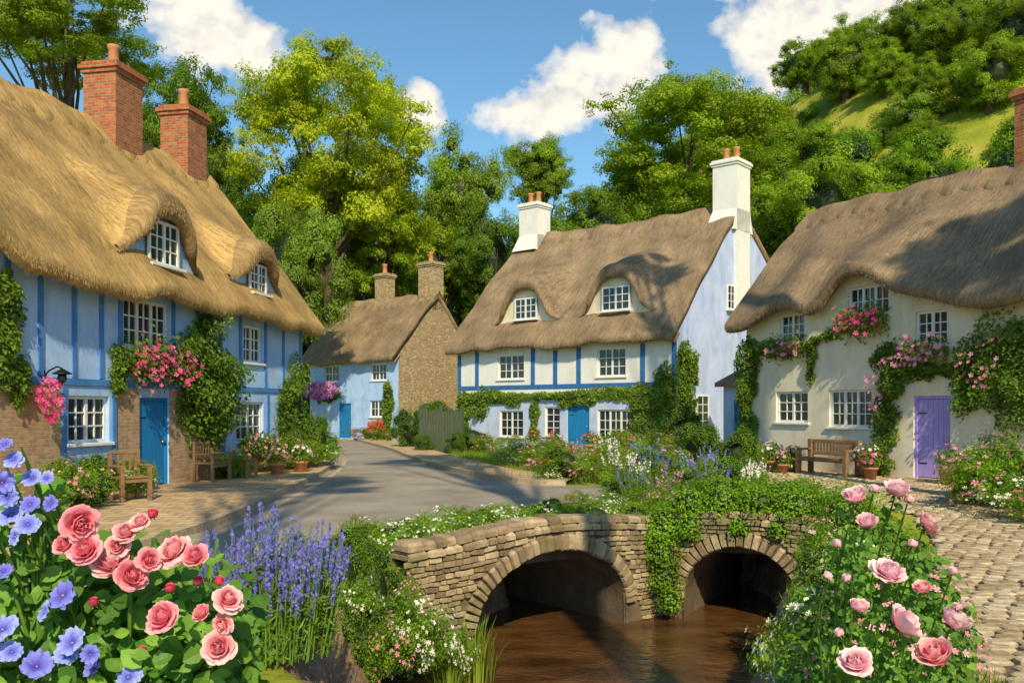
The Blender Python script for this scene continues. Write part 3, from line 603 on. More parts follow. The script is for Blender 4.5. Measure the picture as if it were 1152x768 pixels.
tree(-14.5,68,5.5,9,14.0,3,(.85,.95,.6),'dark green leafy tree behind the big oak','tree')
tree(-11.8,48,3.2,4.7,9.2,3,GG,'grey-green willow-like tree behind the blue cottage','willow_tree')
tree(-17.0,60,3.6,6.2,9,4,(.85,.95,.8),'green bushy tree behind the cottages','tree')
tree(-9.0,70,4.6,5.6,10,4,(1.05,1.1,.6),'green bushy tree behind the cottages','tree')
tree(-6.0,73,3.6,4.6,13.5,3,(1.2,1.25,.65),'light green tree behind the far cottage','tree')
tree(-4.5,76,4.4,6.6,19.4,4,(1.0,1.1,.85),'mid green leafy tree on the hillside','tree')
tree(-3.0,78,4.4,5.4,12.0,3,(.85,.97,.8),'mid green leafy tree on the hillside','tree')
tree(2.7,88,3.8,4.2,25.5,4,(1.0,1.1,.8),'round green tree on the hillside','tree')
tree(3.5,84,5.5,6.5,15.5,3,(.85,1.0,.7),'round green tree on the hillside','tree')
tree(-1.8,70,3.4,5.0,13.4,4,(.6,.75,.6),'dark green tree on the hillside','tree')
tree(12.8,66,8.2,7.0,20.6,0,(1.1,1.15,.55),'large green spreading oak above the white cottage','oak_tree',2.0)
tree(6.4,63,4.4,5.0,13.5,3,(.7,.85,.55),'dark green tree on the hillside','tree')
tree(10.5,72,5,5.5,17,3,(.65,.8,.5),'dark green tree on the hillside','tree')
tree(16,60,4.4,4.6,12.5,4,(.75,.9,.5),'dark green tree on the hillside','tree')
tree(18.5,72,4.2,5.0,23,4,(.75,.9,.55),'dark green tree on the hillside','tree')
tree(30.6,90,2.6,4.6,34.2,1,(1.15,1.15,.65),'slender green tree on the hilltop','tree')
tree(41.5,90,5.0,4.4,38.5,4,(.7,.8,.5),'dark green tree on the hilltop','tree')
tree(38.0,76,4.8,4.6,34.4,4,(.8,.9,.5),'dark green tree on the hilltop','tree')
tree(48,80,6.0,5.4,40,0,(.8,.9,.5),'dark green tree on the hilltop','tree')
tree(35.0,68,4.6,4.6,26.5,3,(.7,.85,.55),'dark green tree on the hill','tree')
tree(38.5,86,4.0,3.4,37.0,3,(.8,.9,.5),'dark green tree on the hilltop','tree')
tree(35.6,92,3.0,2.6,37.2,4,(.85,.95,.5),'dark green tree on the hilltop','tree')
tree(29.0,72,3.4,2.6,25.0,3,(.9,1.05,.6),'green bushy tree below the meadow','tree')
tree(24.6,74,3.4,2.8,24.4,4,(.85,1.0,.6),'green bushy tree below the meadow','tree')
tree(27.2,60,4.2,3.2,20.2,3,GG,'grey-green tree on the hill','tree')
tree(30.6,51,3.8,4.2,16.2,4,(.75,.9,.5),'dark green tree on the hill','tree')
tree(23.0,50,3.8,3.4,14.4,3,(.85,1.05,.6),'green bushy tree on the hill','tree')
tree(20.5,58,3.8,3.2,18.0,4,(.9,1.05,.6),'green bushy tree on the hill','tree')
tree(15.6,46,3.6,3.6,12.2,4,(1.1,1.2,.6),'rounded green tree behind the cottages','tree')
tree(19.5,48,3.4,2.8,11.6,3,(.9,1.05,.6),'rounded green tree behind the cottages','tree')
tree(13.6,48,2.8,2.8,9.6,3,(.85,1.0,.6),'rounded green tree behind the cottages','tree')
tree(31,46,4,4.0,13.5,4,(.7,.85,.45),'dark green tree behind the thatched roof','tree')
R9=np.random.default_rng(78); pts=[]
for _ in range(20000):
    y=R9.uniform(52,124); k=R9.uniform(.05,.72); x=k*y; h=float(gh(x,y)); r=R9.uniform(1.8,3.3)
    pl_=k-r/y; pr_=k+r/y; hi=(h+1.7*r-1.8)/y; lo=(h-1.8)/y
    if h<2.5 or (pl_<.392 and pr_>.325 and hi>.318 and lo<.348): continue
    if k<.32 and lo>.335: continue
    if all(math.hypot(x-a,y-b_)>4.0 for a,b_,_ in pts): pts.append((x,y,r))
    if len(pts)>=125: break
for i,(x,y,r) in enumerate(pts):
    f=R9.uniform(.7,1.25); tree(x,y,r,r*R9.uniform(.75,1.0),None,(3,4,3,4,4)[i%5],(f,f*1.08,f*R9.uniform(.5,.8)),'leafy green tree on the wooded hillside','tree',None,'trees on the wooded hillside')
for i in range(16):
    x=-62+i*4.3+R9.normal(0,1); y=84+R9.uniform(-3,8); f=R9.uniform(.65,1.0); tree(x,y,R9.uniform(4,5.2),R9.uniform(6,9),None,(3,4)[i%2],(f,f*1.1,f*.8),'leafy green tree in the far wood','tree',None,'trees of the far wood')
tree(3.0,.2,2.9,2.6,24.0,2,(1,1,.8),'tall unseen tree added to cast dappled shade on the lane','tree')  # outside the view, added to throw dappled shade over the lane
tree(-1.5,-2.6,2.4,1.8,19.0,2,(1,1,.8),'tall unseen tree added to cast dappled shade on the lane','tree')  # behind the camera, added to dapple the left of the lane
tree(14.6,6.0,3.0,3.0,17.0,2,(1,1,.8),'tall unseen tree added to cast dappled shade on the cream cottage roof','tree')  # out of frame, added so its crown dapples the right-hand thatch
tree(9.6,14.5,1.9,1.5,27.5,2,(1,1,.8),'tall slim unseen tree added to cast dappled shade','tree')  # crown above the frame, added only for the shade it casts
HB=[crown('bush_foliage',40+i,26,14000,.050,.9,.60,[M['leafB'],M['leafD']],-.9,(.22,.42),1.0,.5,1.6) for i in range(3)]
def bush(x,y,rx,ry_,h,v=0,col=(1,1,1),label='rounded green garden bush',name='bush',zoff=0.0,rz=0,zabs=None):
    o=place(name,HB[v%3][0],loc=(x,y,(float(gh(x,y))+h*.42+zoff) if zabs is None else zabs),rz=rz,scale=(rx,ry_,h/1.9),label=label,category='bush'); o.color=(*col,1); return o
for (x,y,r,h,cc) in ((-5.5,60,4,7,(.75,.95,.5)),(-1,58,4,8,(.9,1.1,.5)),(3,58,4,7,(.6,.8,.5)),(8,56,4,7,(.6,.8,.5)),(-3,64,4,9,(.6,.8,.5)),(13,52,3,6,(.7,.9,.5)),(22,44,3.5,6,(.7,.85,.5)),(27,42,4,7,(.6,.8,.5)),(-15,48,2.5,5,(.7,.9,.6)),(-14,60,3,6,(.7,.9,.6)),(0,75,4,7,(.8,1,.6)),(6,72,4,7,(.8,1,.6)),(-20,70,6,9,(.7,.9,.6)),(-28,60,6,14,(.6,.8,.5)),(-8,78,5,9,(.8,1,.6)),(17,54,3,6,(.8,1,.55)),(21,56,3,6,(.8,1,.55))):
    bush(x,y,r,r,h,int(abs(x))%3,cc,'dense green hillside shrub','shrub',0,x)
def ivy(org,th,strokes,n,leaf,label,flowers=None,name='climbing_plant',yo=-.06,thick=.26,mats=None):
    W_=np.array([max(.05,math.hypot(a[2]-a[0],a[3]-a[1])*a[4]+a[4]**2*2) for a in strokes]); cnt=rng.multinomial(n,W_/W_.sum()); P=[]
    for (x0,z0,x1,z1,r),c in zip(strokes,cnt):
        t=rng.uniform(0,1,c); a=rng.uniform(0,6.28,c); q=r*np.sqrt(rng.uniform(0,1,c))*(1+.4*np.sin(t*9+x0*3)+.25*np.sin(t*23+a*3))
        P.append(np.stack([x0+(x1-x0)*t+q*np.cos(a),yo-thick*(.6+.5*np.sin(t*14+x0))*rng.uniform(0,1,c)*np.clip(1.3-q/r,0.15,1)*min(1.3,r/.3),z0+(z1-z0)*t+q*np.sin(a)],1))
    P=np.concatenate(P); k=len(P); nr=np.stack([rng.normal(0,.45,k),-np.ones(k),rng.uniform(-.1,1.2,k)],1)
    b=MB(); b.inst(LQv,LQf,frames(nr,rng.uniform(0,6.28,k),leaf*rng.uniform(.7,1.3,k)),P,0)
    for (x0,z0,x1,z1,r) in strokes: b.tube([(x0,yo,z0),((x0+x1)/2+rng.normal(0,.05),yo,(z0+z1)/2),(x1,yo,z1)],.018,5,1)
    ob=place(name,b.build(name,mats or [M['leafI'],M['bark']]),loc=(org[0],org[1],0),rz=th,label=label,category='climbing plant')
    if flowers:
        fm,nf,fs,zones=flowers; b=MB(); Q=[]
        for (x,z,rx_,rz_) in zones:
            c=nf//len(zones); a=rng.uniform(0,6.28,c); q=np.sqrt(rng.uniform(0,1,c)); Q.append(np.stack([x+rx_*q*np.cos(a),yo-thick*rng.uniform(.7,1.3,c),z+rz_*q*np.sin(a)],1))
        Q=np.concatenate(Q); k=len(Q); nr=np.stack([rng.normal(0,.4,k),-np.ones(k),rng.uniform(0,.8,k)],1)
        b.inst(BLv,BLf,frames(nr,rng.uniform(0,6,k),fs*rng.uniform(.7,1.3,k)),Q,0)
        place('blossoms',b.build('blossoms',[M[fm]]),ob,kind='stuff')
    return ob
OL=(-9.33,12.3);OM=(-2.68,44);OR=(7.36,27.9);OF=(-12.5,55)
ivy(OL,thL,[(8.9,1.4,8.6,3.4,.42),(9.6,1.0,9.6,3.2,.60),(10.2,1.6,10.0,3.0,.5),(9.0,3.5,9.6,4.1,.3)],8500,.115,'dense green climber on the blue cottage wall',None,'climbing_plant',-.06,.7)
ivy(OL,thL,[(13.6,.3,13.7,2.6,.42),(14.4,.4,14.4,3.0,.4)],4000,.11,'green climber near the end of the blue cottage',None,'climbing_plant',-.06,.5)
ivy(OL,thL,[(6.2,2.75,8.6,2.6,.16),(6.0,2.2,6.1,3.0,.2),(8.5,1.6,8.7,3.0,.25)],2600,.10,'green climber trailing above the blue door')
ivy(OL,thL,[(2.9,2.4,3.0,4.0,.35),(3.3,1.9,3.4,2.6,.2)],2000,.11,'pink climbing rose on the cottage corner',('hot',80,.12,[(3.75,1.95,.3,.4)]))
ivy(OM,thM,[(.3,2.3,12.2,2.5,.22),(.4,.3,.5,2.4,.4),(1.5,1.6,1.7,2.4,.4),(4.9,.6,5.0,2.4,.22),(6.5,2.1,8.3,2.25,.2),(10.6,.5,10.7,2.5,.45),(11.7,.4,11.8,3.2,.55),(2.0,2.5,3.8,2.2,.25)],14000,.15,'leafy climber along the front of the white cottage')
ivy((OM[0]+.76*12.35,OM[1]-.65*12.35),thM+math.pi/2,[(.3,.3,.4,4.2,.5),(1.0,2.9,1.0,4.0,.4),(.9,.3,.8,2.2,.4)],5500,.15,'green climber on the shade-tinted gable corner')
ivy(OR,thR,[(.1,.3,.1,3.6,.42),(.1,3.7,1.3,3.6,.22),(1.2,3.45,2.7,3.6,.16),(2.7,2.6,2.8,3.8,.15),(2.7,3.7,3.9,4.0,.14)],7500,.10,'green climber on the cream cottage corner',('hot',60,.12,[(1.9,3.55,.6,.15)]))
ivy(OR,thR,[(5.25,.2,5.35,2.6,.34),(5.6,2.2,5.6,3.3,.34),(5.7,2.75,7.4,2.75,.20),(7.6,1.8,7.7,3.2,.36),(8.2,2.2,8.4,3.5,.5),(8.9,1.6,9.0,3.5,.5),(9.8,1.6,10,3.5,.5),(5.0,3.0,5.4,3.4,.22)],17000,.09,'lush climber framing the lilac door',('pink',110,.10,[(6.1,3.0,.7,.16),(5.2,2.2,.3,.8),(8.2,2.9,.6,.7)]),'climbing_plant',-.06,.4)
ivy(OF,thF,[(7.0,.2,7.2,3.2,.35),(5.4,.3,7.0,.8,.5)],2200,.2,'green climber on the small cottage',('red',80,.16,[(6.4,.8,.8,.4)]))
ivy(OF,thF,[(1.0,2.5,2.8,2.7,.3)],900,.2,'mauve-pink flowering climber above the cottage door',('mauve',260,.26,[(1.4,2.9,1.6,.55)]))
def wbox(org,th,x0,x1,z,label,fm,nf=90,leaf=.09,drop=.35):
    b=MB(); b.bbox(x0,x1,-.36,-.06,z-.12,z+.06,.015)
    o=place('window_box',b.build('window_box',[M['wood']]),loc=(org[0],org[1],0),rz=th,label=label,category='window box')
    n=int(800*(x1-x0)); P=np.stack([rng.uniform(x0-.15,x1+.15,n),rng.uniform(-.5,-.05,n),z+rng.normal(.08,drop*.4,n)],1); nr=np.stack([rng.normal(0,.5,n),-np.ones(n),rng.uniform(0,1,n)],1)
    b=MB(); b.inst(LQv,LQf,frames(nr,rng.uniform(0,6.28,n),leaf*rng.uniform(.7,1.3,n)),P,0); place('foliage',b.build('foliage',[M['leafI']]),o)
    n=nf; P=np.stack([rng.uniform(x0-.15,x1+.15,n),rng.uniform(-.58,-.3,n),z+rng.normal(.08,drop*.42,n)],1); nr=np.stack([rng.normal(0,.5,n),-np.ones(n),rng.uniform(0,1,n)],1)
    b=MB(); b.inst(BLv,BLf,frames(nr,rng.uniform(0,6.28,n),.115*rng.uniform(.6,1.3,n)),P,0); place('blossoms',b.build('blossoms',[M[fm]]),o,kind='stuff')
wbox(OL,thL,6.4,8.2,2.72,'wooden window box overflowing with pink flowers','hot',170,.1,.6)
wbox(OR,thR,4.05,5.3,4.05,'window box with pink trailing flowers under the dormer','hot',110,.1,.5)
wbox(OR,thR,1.45,2.4,3.55,'window box with small pink flowers','pink',40,.09,.4)
wbox(OR,thR,6.15,7.05,3.15,'window box with pink flowers above the lilac door','pink',55,.09,.35)
wbox(OL,thL,11.1,12.4,.82,'window box with trailing greenery and pink flowers','pink',40,.09,.35)
wbox(OM,thM,8.5,10.1,.35,'window box with pale flowers','white',40,.1,.3)
def plant_variant(seed,fm,nf,fs,leaf=.075,nl=3400,mats=None):
    me,C,P,nr=crown('plant_foliage',seed,22,nl,leaf,.95,0,mats or [M['leafB'],M['leafD']],-.7,(.22,.42),1.0,0,1.6)
    R=np.random.default_rng(seed); r=np.linalg.norm(P,axis=1); k=np.where((r>.68)&(P[:,2]>-.6))[0]; k=R.choice(k,min(nf,len(k)),replace=False)
    b=MB(); q=P[k]*1.06; nn=P[k]/r[k][:,None]+R.normal(0,.3,(len(k),3))+np.array([0,-.3,.4]); b.inst(BLv,BLf,frames(nn,R.uniform(0,6,len(k)),fs*R.uniform(.6,1.3,len(k))),q,0)
    return me,b.build('blossoms',[M[fm]])
PV={'pink':plant_variant(61,'pink',70,.14),'hot':plant_variant(62,'hot',70,.12),'white':plant_variant(63,'white',140,.11),'red':plant_variant(64,'red',60,.11),'mauve':plant_variant(65,'mauve',80,.10),'blue':plant_variant(66,'blue',80,.11)}
LBL={'pink':'leafy garden plant with pink blossoms','hot':'leafy plant with bright magenta blossoms','white':'low plant with white blossoms','red':'garden plant with red blossoms','mauve':'garden plant with mauve blossoms','blue':'garden plant with blue blossoms'}
def fplant(k,x,y,r,h,zoff=0.0,col=(1,1,1),zabs=None):
    o=place('flowering_plant',PV[k][0],loc=(x,y,(float(gh(x,y))+h*.45+zoff) if zabs is None else zabs),rz=x*3+y,scale=(r,r,h/1.9),label=LBL[k],category='flowering plant'); o.color=(*col,1)
    place('blossoms',PV[k][1],o,kind='stuff')
def spikes(seed,n,H,spread,fm,fl=.42,fs=.05,nfl=22,nlf=14,lean=1.0):
    R=np.random.default_rng(seed); b=MB(); f=MB(); a=R.uniform(0,6.28,n); q=np.sqrt(R.uniform(0,1,n)); B0=np.stack([spread*(.4 if lean==1 else .75)*q*np.cos(a),spread*(.4 if lean==1 else .75)*q*np.sin(a),np.zeros(n)],1)
    h=H*R.uniform(.6,1.0,n)*(1-.25*q); sp_=spread*(.6 if lean==1 else .25); T=B0+np.stack([sp_*q*np.cos(a)+R.normal(0,.03*H*lean,n),sp_*q*np.sin(a)+R.normal(0,.03*H*lean,n),h],1)
    for i in range(n): b.tube([B0[i],(B0[i]+T[i])/2+R.normal(0,.01*H,3),T[i]],[.006*H,.005*H,.003*H],3,0)
    flv=fl*R.uniform(.7,1.2,n); t=1-flv[:,None]*R.uniform(-.05,1,(n,nfl)); P=(B0[:,None]+(T-B0)[:,None]*t[:,:,None]); wd=fs*.6*(1.1-(t-(1-fl))/fl*.85); an=R.uniform(0,6.28,(n,nfl)); P=P+np.stack([wd*np.cos(an),wd*np.sin(an),0*an],2)
    nn=np.stack([np.cos(an),np.sin(an),.5+0*an],2).reshape(-1,3); k=n*nfl; f.inst(BLv,BLf,frames(nn,R.uniform(0,6,k),fs*R.uniform(.6,1.2,k)),P.reshape(-1,3),0)
    m=n*nlf; t=R.uniform(0,.75,m); i=R.integers(0,n,m); P=B0[i]+(T-B0)[i]*t[:,None]+R.normal(0,.025*H,(m,3)); P[:,2]=np.abs(P[:,2]); nr=R.normal(0,1,(m,3)); b.inst(LQv*np.array([.5,1.6,1]),LQf,frames(nr,R.uniform(0,6,m),.055*H*R.uniform(.6,1.3,m)),P,1)
    return b.build('spike_foliage',[M['stem'],M['leafB']]),f.build('blossoms',[M[fm]])
SV={'lav':spikes(71,20,1,.5,'lav',.30,.030,15,50),'blue':spikes(72,14,1,.45,'blue',.34,.042,15,60),'mauve':spikes(73,12,1,.45,'mauve',.32,.040,13,60),'white':spikes(74,14,1,.45,'white',.34,.042,14,60)}
def splant(k,x,y,h,w=1.0,zoff=0.0):
    o=place('flower_spike_plant',SV[k][0],loc=(x,y,float(gh(x,y))+zoff),rz=x*2+y,scale=(h*w,h*w,h),label={'lav':'clump of purple lavender spikes','blue':'clump of tall blue delphinium spikes','mauve':'clump of mauve flower spikes','white':'clump of white flower spikes'}[k],category='flowering plant'); o.color=(1.2,1.25,.8,1)
    place('blossoms',SV[k][1],o,kind='stuff')
for i,(k,x,y,r,h) in enumerate([('red',1.3,22.5,.8,.9),('pink',2.0,21.6,.7,.8),('white',2.7,22.4,.8,.8),('hot',3.4,23.5,.8,.9),('pink',1.0,25,.9,1.0),('red',3.0,26,.9,1.0),('pink',4.4,25,.8,.9),('white',0.2,29,.9,.9),('hot',1.6,31,1,.9),('white',3.2,30,.9,.8),('pink',5,31,1,1.1),('hot',-1.2,36,.7,.9),('pink',-.3,35,.7,.8),('red',6.2,32,1.0,1.2),('white',-2.2,39.5,.6,.8),('pink',.2,38,.6,.8),('hot',4.4,34.6,.8,1.2),('white',2.0,36.5,.6,.7),('pink',6.6,30,.8,1.0),('mauve',5.3,28,.9,1.1),('white',.9,21.9,.4,.5),('pink',4.6,20.6,.5,.8),('white',3.6,19.0,.5,.6),('pink',2.4,19.2,.45,.6)]): fplant(k,x,y,r,h,0,(1.3,1.35,.8))
for k,x,y,h in [('lav',2.3,17.0,.85),('mauve',2.9,16.7,.9),('lav',3.8,16.9,1.0),('white',4.5,17.2,.95),('white',2.4,20,1.1),('lav',3.2,20.2,1.1),('blue',4.2,20.4,1.2),('lav',4.8,21.5,1.1),('mauve',1.9,24,1.1),('white',2.8,24.4,1.3),('blue',3.8,24.8,1.3),('white',2.7,18.7,1.0),('white',5.2,18.5,.9)]: splant(k,x,y,h,1.0)
for k,x,y,r,h in [('red',1.2,16.0,.35,.4),('white',1.7,15.7,.4,.45),('pink',2.6,15.7,.4,.5),('white',3.3,15.6,.35,.4),('pink',4.2,15.6,.4,.5),('white',4.9,15.8,.4,.45),('pink',5.4,16.4,.45,.6)]: fplant(k,x,y,r,h,0,(1.3,1.35,.8))
bush(1.3,22.0,.6,.6,1.1,0,(1.3,1.4,.8),'green shrub among the garden flowers'); bush(6.2,24.6,.8,.8,1.4,1,(1.1,1.2,.7)); bush(5.8,27,1,1,1.6,2,(1.1,1.2,.7))
bush(3.9,18.2,.7,.5,.7,0,(1.3,1.4,.8)); bush(2.3,18.0,.6,.5,.6,1,(1.2,1.4,.8)); bush(5.0,19.5,.7,.5,.9,2,(1.2,1.4,.8)); bush(3.6,22,.8,.6,1.0,0,(1.2,1.4,.8))
bush(-1.7,37,1.0,.8,1.4,0,(.9,1.1,.6)); bush(-3.4,41.5,.9,.8,2.0,1,(.9,1.1,.6)); bush(6.5,34,1.0,1.0,2.2,1,(1,1.1,.7)); bush(-3.4,39.4,1.2,.8,2.4,2,(.8,1.0,.5)); bush(-4.6,40.5,1.0,.8,2.2,0,(.8,1.0,.5)); bush(-2.3,36.6,.5,.5,1.0,1,(1,1.2,.6)); bush(-3.7,37.0,.5,.4,.9,2,(.9,1.1,.6))
for k,x,y,r,h in [('white',-1.6,10.6,.36,.6),('white',-1.15,11.1,.36,.6),('white',-.7,11.5,.36,.6),('white',-.25,12.0,.36,.6),('white',.25,12.55,.36,.55),('pink',-2.0,11.3,.26,.5),('white',.8,13.2,.36,.5),('white',-.9,12.9,.4,.5),('white',1.4,14.2,.34,.45),('white',-.2,13.9,.4,.4)]: fplant(k,x,y,r,h,.12,(1.4,1.5,.8),h*.40+.02)
for x,y in ((-1.5,11.9),(-.5,13.1),(.6,14.6),(-1.9,11.3),(1.3,13.9),(.9,12.9)): bush(x,y,.36,.32,.42,int(abs(x*3))%3,(1.4,1.5,.7),'low green clump behind the parapet',zabs=.15)
for (x,y,zc_,r,h,v_) in ((-1.72,8.75,.10,.38,1.0,0),(-1.42,9.05,-.05,.32,1.0,1),(-1.65,9.5,.18,.40,.9,2),(-1.22,8.8,-.45,.34,.9,2),(-1.50,8.3,-.35,.32,.8,0),(-1.0,9.05,-.62,.30,.8,1),(-2.05,8.9,.2,.36,.8,1),(-.75,9.35,-.75,.26,.7,0)):
    bush(x,y,r,r*.85,h,v_,(1.15,1.3,.7) if v_ else (1.35,1.45,.75),'green leafy shrub on the stream bank',zabs=zc_,rz=x*7)
for k,x,y,zc_,r,h in (('white',-1.02,8.65,-.30,.32,.8),('pink',-1.2,8.4,-.5,.28,.7),('white',-.78,8.95,-.55,.28,.8),('white',-.6,9.3,-.75,.24,.6),('white',-1.5,8.35,.0,.25,.6),('pink',-1.15,9.2,-.1,.22,.5)): fplant(k,x,y,r,h,0,(1.3,1.4,.8),zc_)
def reeds(x,y,z,n,H,label,spread=.25):
    b=MB(); a=rng.uniform(0,6.28,n); q=rng.uniform(0,spread,n)
    for i in range(n):
        p0=np.array([q[i]*math.cos(a[i]),q[i]*math.sin(a[i]),0]); h=H*rng.uniform(.5,1.1); ln=rng.uniform(.05,.4)*H; d=np.array([math.cos(a[i]),math.sin(a[i]),0]); sd=np.array([-d[1],d[0],0])*.009
        pts=[p0,p0+d*ln*.2+np.array([0,0,h*.5]),p0+d*ln*.6+np.array([0,0,h*.85]),p0+d*ln+np.array([0,0,h])]; w=[1,1,.7,.05]
        b.grid(np.array([[p-sd*k,p+sd*k] for p,k in zip(pts,w)]))
    place('reeds',b.build('reeds',[M['grass']]),loc=(x,y,z),label=label,category='reeds')
reeds(-.42,9.6,-1.15,110,.65,'tall green reeds at the water edge'); reeds(-.62,9.1,-1.15,70,.5,'tall green reeds at the water edge',.2); reeds(2.9,9.0,-1.15,70,.5,'green reeds on the stream bank')
def mound(lst,n,leaf,name,label,mats=None):
    W_=np.array([a[3]*a[4] for a in lst]); cnt=rng.multinomial(n,W_/W_.sum()); b=MB()
    o=np.array(lst[0][:3])
    for (x,y,z,rx,rz_),c in zip(lst,cnt):
        d=rdir(c,-.6); q=rng.uniform(.6,1.08,c)*(1+.18*np.sin(d[:,0]*6+x)+.14*np.sin(d[:,2]*9+x)); P=np.array([x,y,z])+d*q[:,None]*np.array([rx,rx*.8,rz_])-o
        b.inst(LQv,LQf,frames(d+rng.normal(0,.5,(c,3))+[0,0,.4],rng.uniform(0,6,c),leaf*rng.uniform(.6,1.3,c)),P,0)
        b.ball(np.array([x,y,z])-o,np.array([rx,.8*rx,rz_])*.62,1)
    return place(name,b.build(name,mats or [M['leafB'],M['leafD']]),loc=tuple(o),label=label,category='climbing plant')
mo=mound([(2.1,12.45,.15,.36,.36),(2.05,12.3,-.2,.28,.34),(2.1,12.2,-.55,.22,.34),(2.15,12.15,-.85,.18,.25),(1.9,12.35,.05,.2,.26),(2.5,12.45,.46,.42,.28),(2.9,12.25,.52,.42,.28),(3.35,12.0,.54,.42,.28),(3.8,11.75,.52,.45,.30),(4.25,11.4,.40,.42,.38),(4.6,11.0,.05,.40,.5),(4.45,10.85,-.35,.34,.45),(4.2,10.95,-.7,.30,.4),(1.75,12.6,.32,.24,.16),(3.0,12.7,.60,.5,.32),(3.8,12.3,.60,.5,.32),(4.5,11.8,.5,.5,.35),(3.95,11.35,.0,.22,.36),(2.45,12.25,.14,.18,.30),(3.05,11.95,.20,.16,.18),(3.5,11.7,.18,.15,.16)],28000,.042,'climbing_ivy','thick green ivy draped over the stone bridge')
mo.color=(1.35,1.5,.7,1)
for x,y,r,h,z in ((3.3,9.9,.45,.9,-.3),(3.3,8.9,.45,.8,-.2),(4.0,10.3,.45,.9,0),(2.9,7.6,.42,.7,-.1),(2.9,6.6,.42,.7,-.1),(3.6,10.6,.36,.7,-.5)): bush(x,y,r,r,h,int(x*3)%3,(1.2,1.35,.7),'green shrub on the stream bank',zoff=z)
for x,y,zc_,r,h in ((3.45,10.0,-.65,.40,.9),(3.05,9.35,-.65,.34,.9),(2.8,8.7,-.6,.34,.9),(2.5,8.0,-.6,.32,.9),(2.3,7.3,-.5,.32,.9),(2.05,6.6,-.5,.32,.9),(3.15,9.6,-.25,.36,.8),(2.85,8.3,-.2,.34,.8),(3.85,10.5,-.75,.34,.8)): bush(x,y,r,r,h,int(x*5)%3,(1.15,1.3,.7),'green shrub hanging over the stream bank',zabs=zc_,rz=y)
for k,x,y,r,h,z in (('pink',3.25,9.3,.4,.8,-.05),('white',3.1,8.2,.36,.8,0),('white',2.85,6.2,.3,.7,.05)): fplant(k,x,y,r,h,z,(1.3,1.4,.8))
for k,x,y,r,h in [('pink',8.3,15.6,.8,1.3),('red',9.1,16.3,.7,1.2),('white',8.2,14.4,.7,.9),('hot',9.2,14.8,.8,1.4),('pink',9.6,17.5,.7,1.5),('hot',8.0,13.6,.5,.7),('white',6.6,26.6,.55,.9),('mauve',7.0,25.9,.45,.9),('pink',7.2,25.2,.35,.6),('white',7.6,24.8,.35,.6)]: fplant(k,x,y,r,h,0,(1.3,1.4,.8))
bush(8.9,16.6,.9,.9,1.2,1,(1.2,1.3,.8)); bush(8.6,13.4,.7,.8,.7,2,(1.2,1.3,.8))
def loc_L(s,o): return (-9.33+.197*s+.98*o,12.3+.98*s-.197*o)
for k,s,o,r,h in [('pink',4.6,1.0,.4,.8),('white',5.0,1.2,.4,.7),('red',5.7,.8,.4,.8),('pink',9.9,.6,.45,.8),('hot',12,.6,.5,.7),('pink',12.8,.7,.55,1.0),('red',13.7,.7,.5,1.1),('white',14.4,.9,.5,.9),('mauve',15,.8,.6,1.1),('pink',15.6,.4,.6,1.2),('red',10.6,.5,.4,.5),('pink',2.6,1.5,.5,1.0)]:
    x,y=loc_L(s,o); fplant(k,x,y,r,h,.1,(1.3,1.4,.8))
for s,o,r,h in [(4.6,.6,.5,1.0),(5.9,.5,.4,.8),(13.3,.5,.5,1.3),(14.8,.5,.7,1.8),(3.2,1.2,.7,1.0),(9.9,.35,.4,.6)]:
    x,y=loc_L(s,o); bush(x,y,r,r,h,int(s)%3,(1.2,1.35,.7),zoff=.1)
for k,x,y,r,h in [('red',-7.4,49.0,.7,1.0),('pink',-6.3,47.9,.7,.9),('hot',-8.6,50.2,.7,.9)]: fplant(k,x,y,r,h)
bush(-5.2,49,1.2,1.0,1.6,0,(.8,1,.6)); bush(-4.6,52,1.4,1.2,2.6,1,(.8,1,.5))
def scatter_grass(poly,n,H,name,label,z=0.0):
    poly=np.array(poly); x=rng.uniform(poly[:,0].min(),poly[:,0].max(),n*2); y=rng.uniform(poly[:,1].min(),poly[:,1].max(),n*2); g0=gh(x,y); dk=inpoly(x,y,[(-1.15,10.0),(2.05,12.9),(4.6,11.5),(5,15.4),(-.6,15)]); k=inpoly(x,y,poly)&((g0>-.12)|dk); x,y=x[k][:n],y[k][:n]; n=len(x); zz=np.where(dk[k][:n],.02,gh(x,y))
    g=np.array([(-.5,0,0),(.5,0,0),(.1,0,1.)]); a=rng.uniform(0,6.28,n); h=H*rng.uniform(.4,1.2,n); Mx=np.zeros((n,3,3)); Mx[:,0,0]=np.cos(a)*.016;Mx[:,1,0]=np.sin(a)*.016;Mx[:,2,2]=h;Mx[:,0,2]=rng.normal(0,.3,n)*h;Mx[:,1,2]=rng.normal(0,.3,n)*h;Mx[:,1,1]=1
    b=MB(); b.inst(g,[(0,1,2)],Mx,np.stack([x,y,zz+z],1)); place(name,b.build(name,[M['grass']]),kind='stuff',label=label,category='grass')
scatter_grass([(-2.9,8.5),(-1.6,8.2),(-1.2,10.2),(2,13),(4.6,11.6),(5.6,13),(6.6,16),(3,17.6),(.5,16.2),(-1.3,14.2),(-2.3,12)],26000,.12,'grass','short grass on the verge behind the bridge',0)
scatter_grass([(.6,21.4),(5,21.5),(6,29),(6,33),(-2,41),(-3,38),(-1,29)],16000,.22,'grass','garden grass in front of the white cottage')
scatter_grass([(-3.4,3),(-1.6,3),(-1.9,8),(-2.4,10.5),(-2.8,9)],14000,.12,'grass','short grass on the stream bank')
scatter_grass([(1.6,4),(3,4),(3.2,6.2),(5.6,12),(5,13),(3.6,9.8),(2.6,9)],14000,.14,'grass','short grass beside the cobbled path')
fo,fl=spikes(91,210,1.0,.56,'lav',.44,.022,42,14,.6)
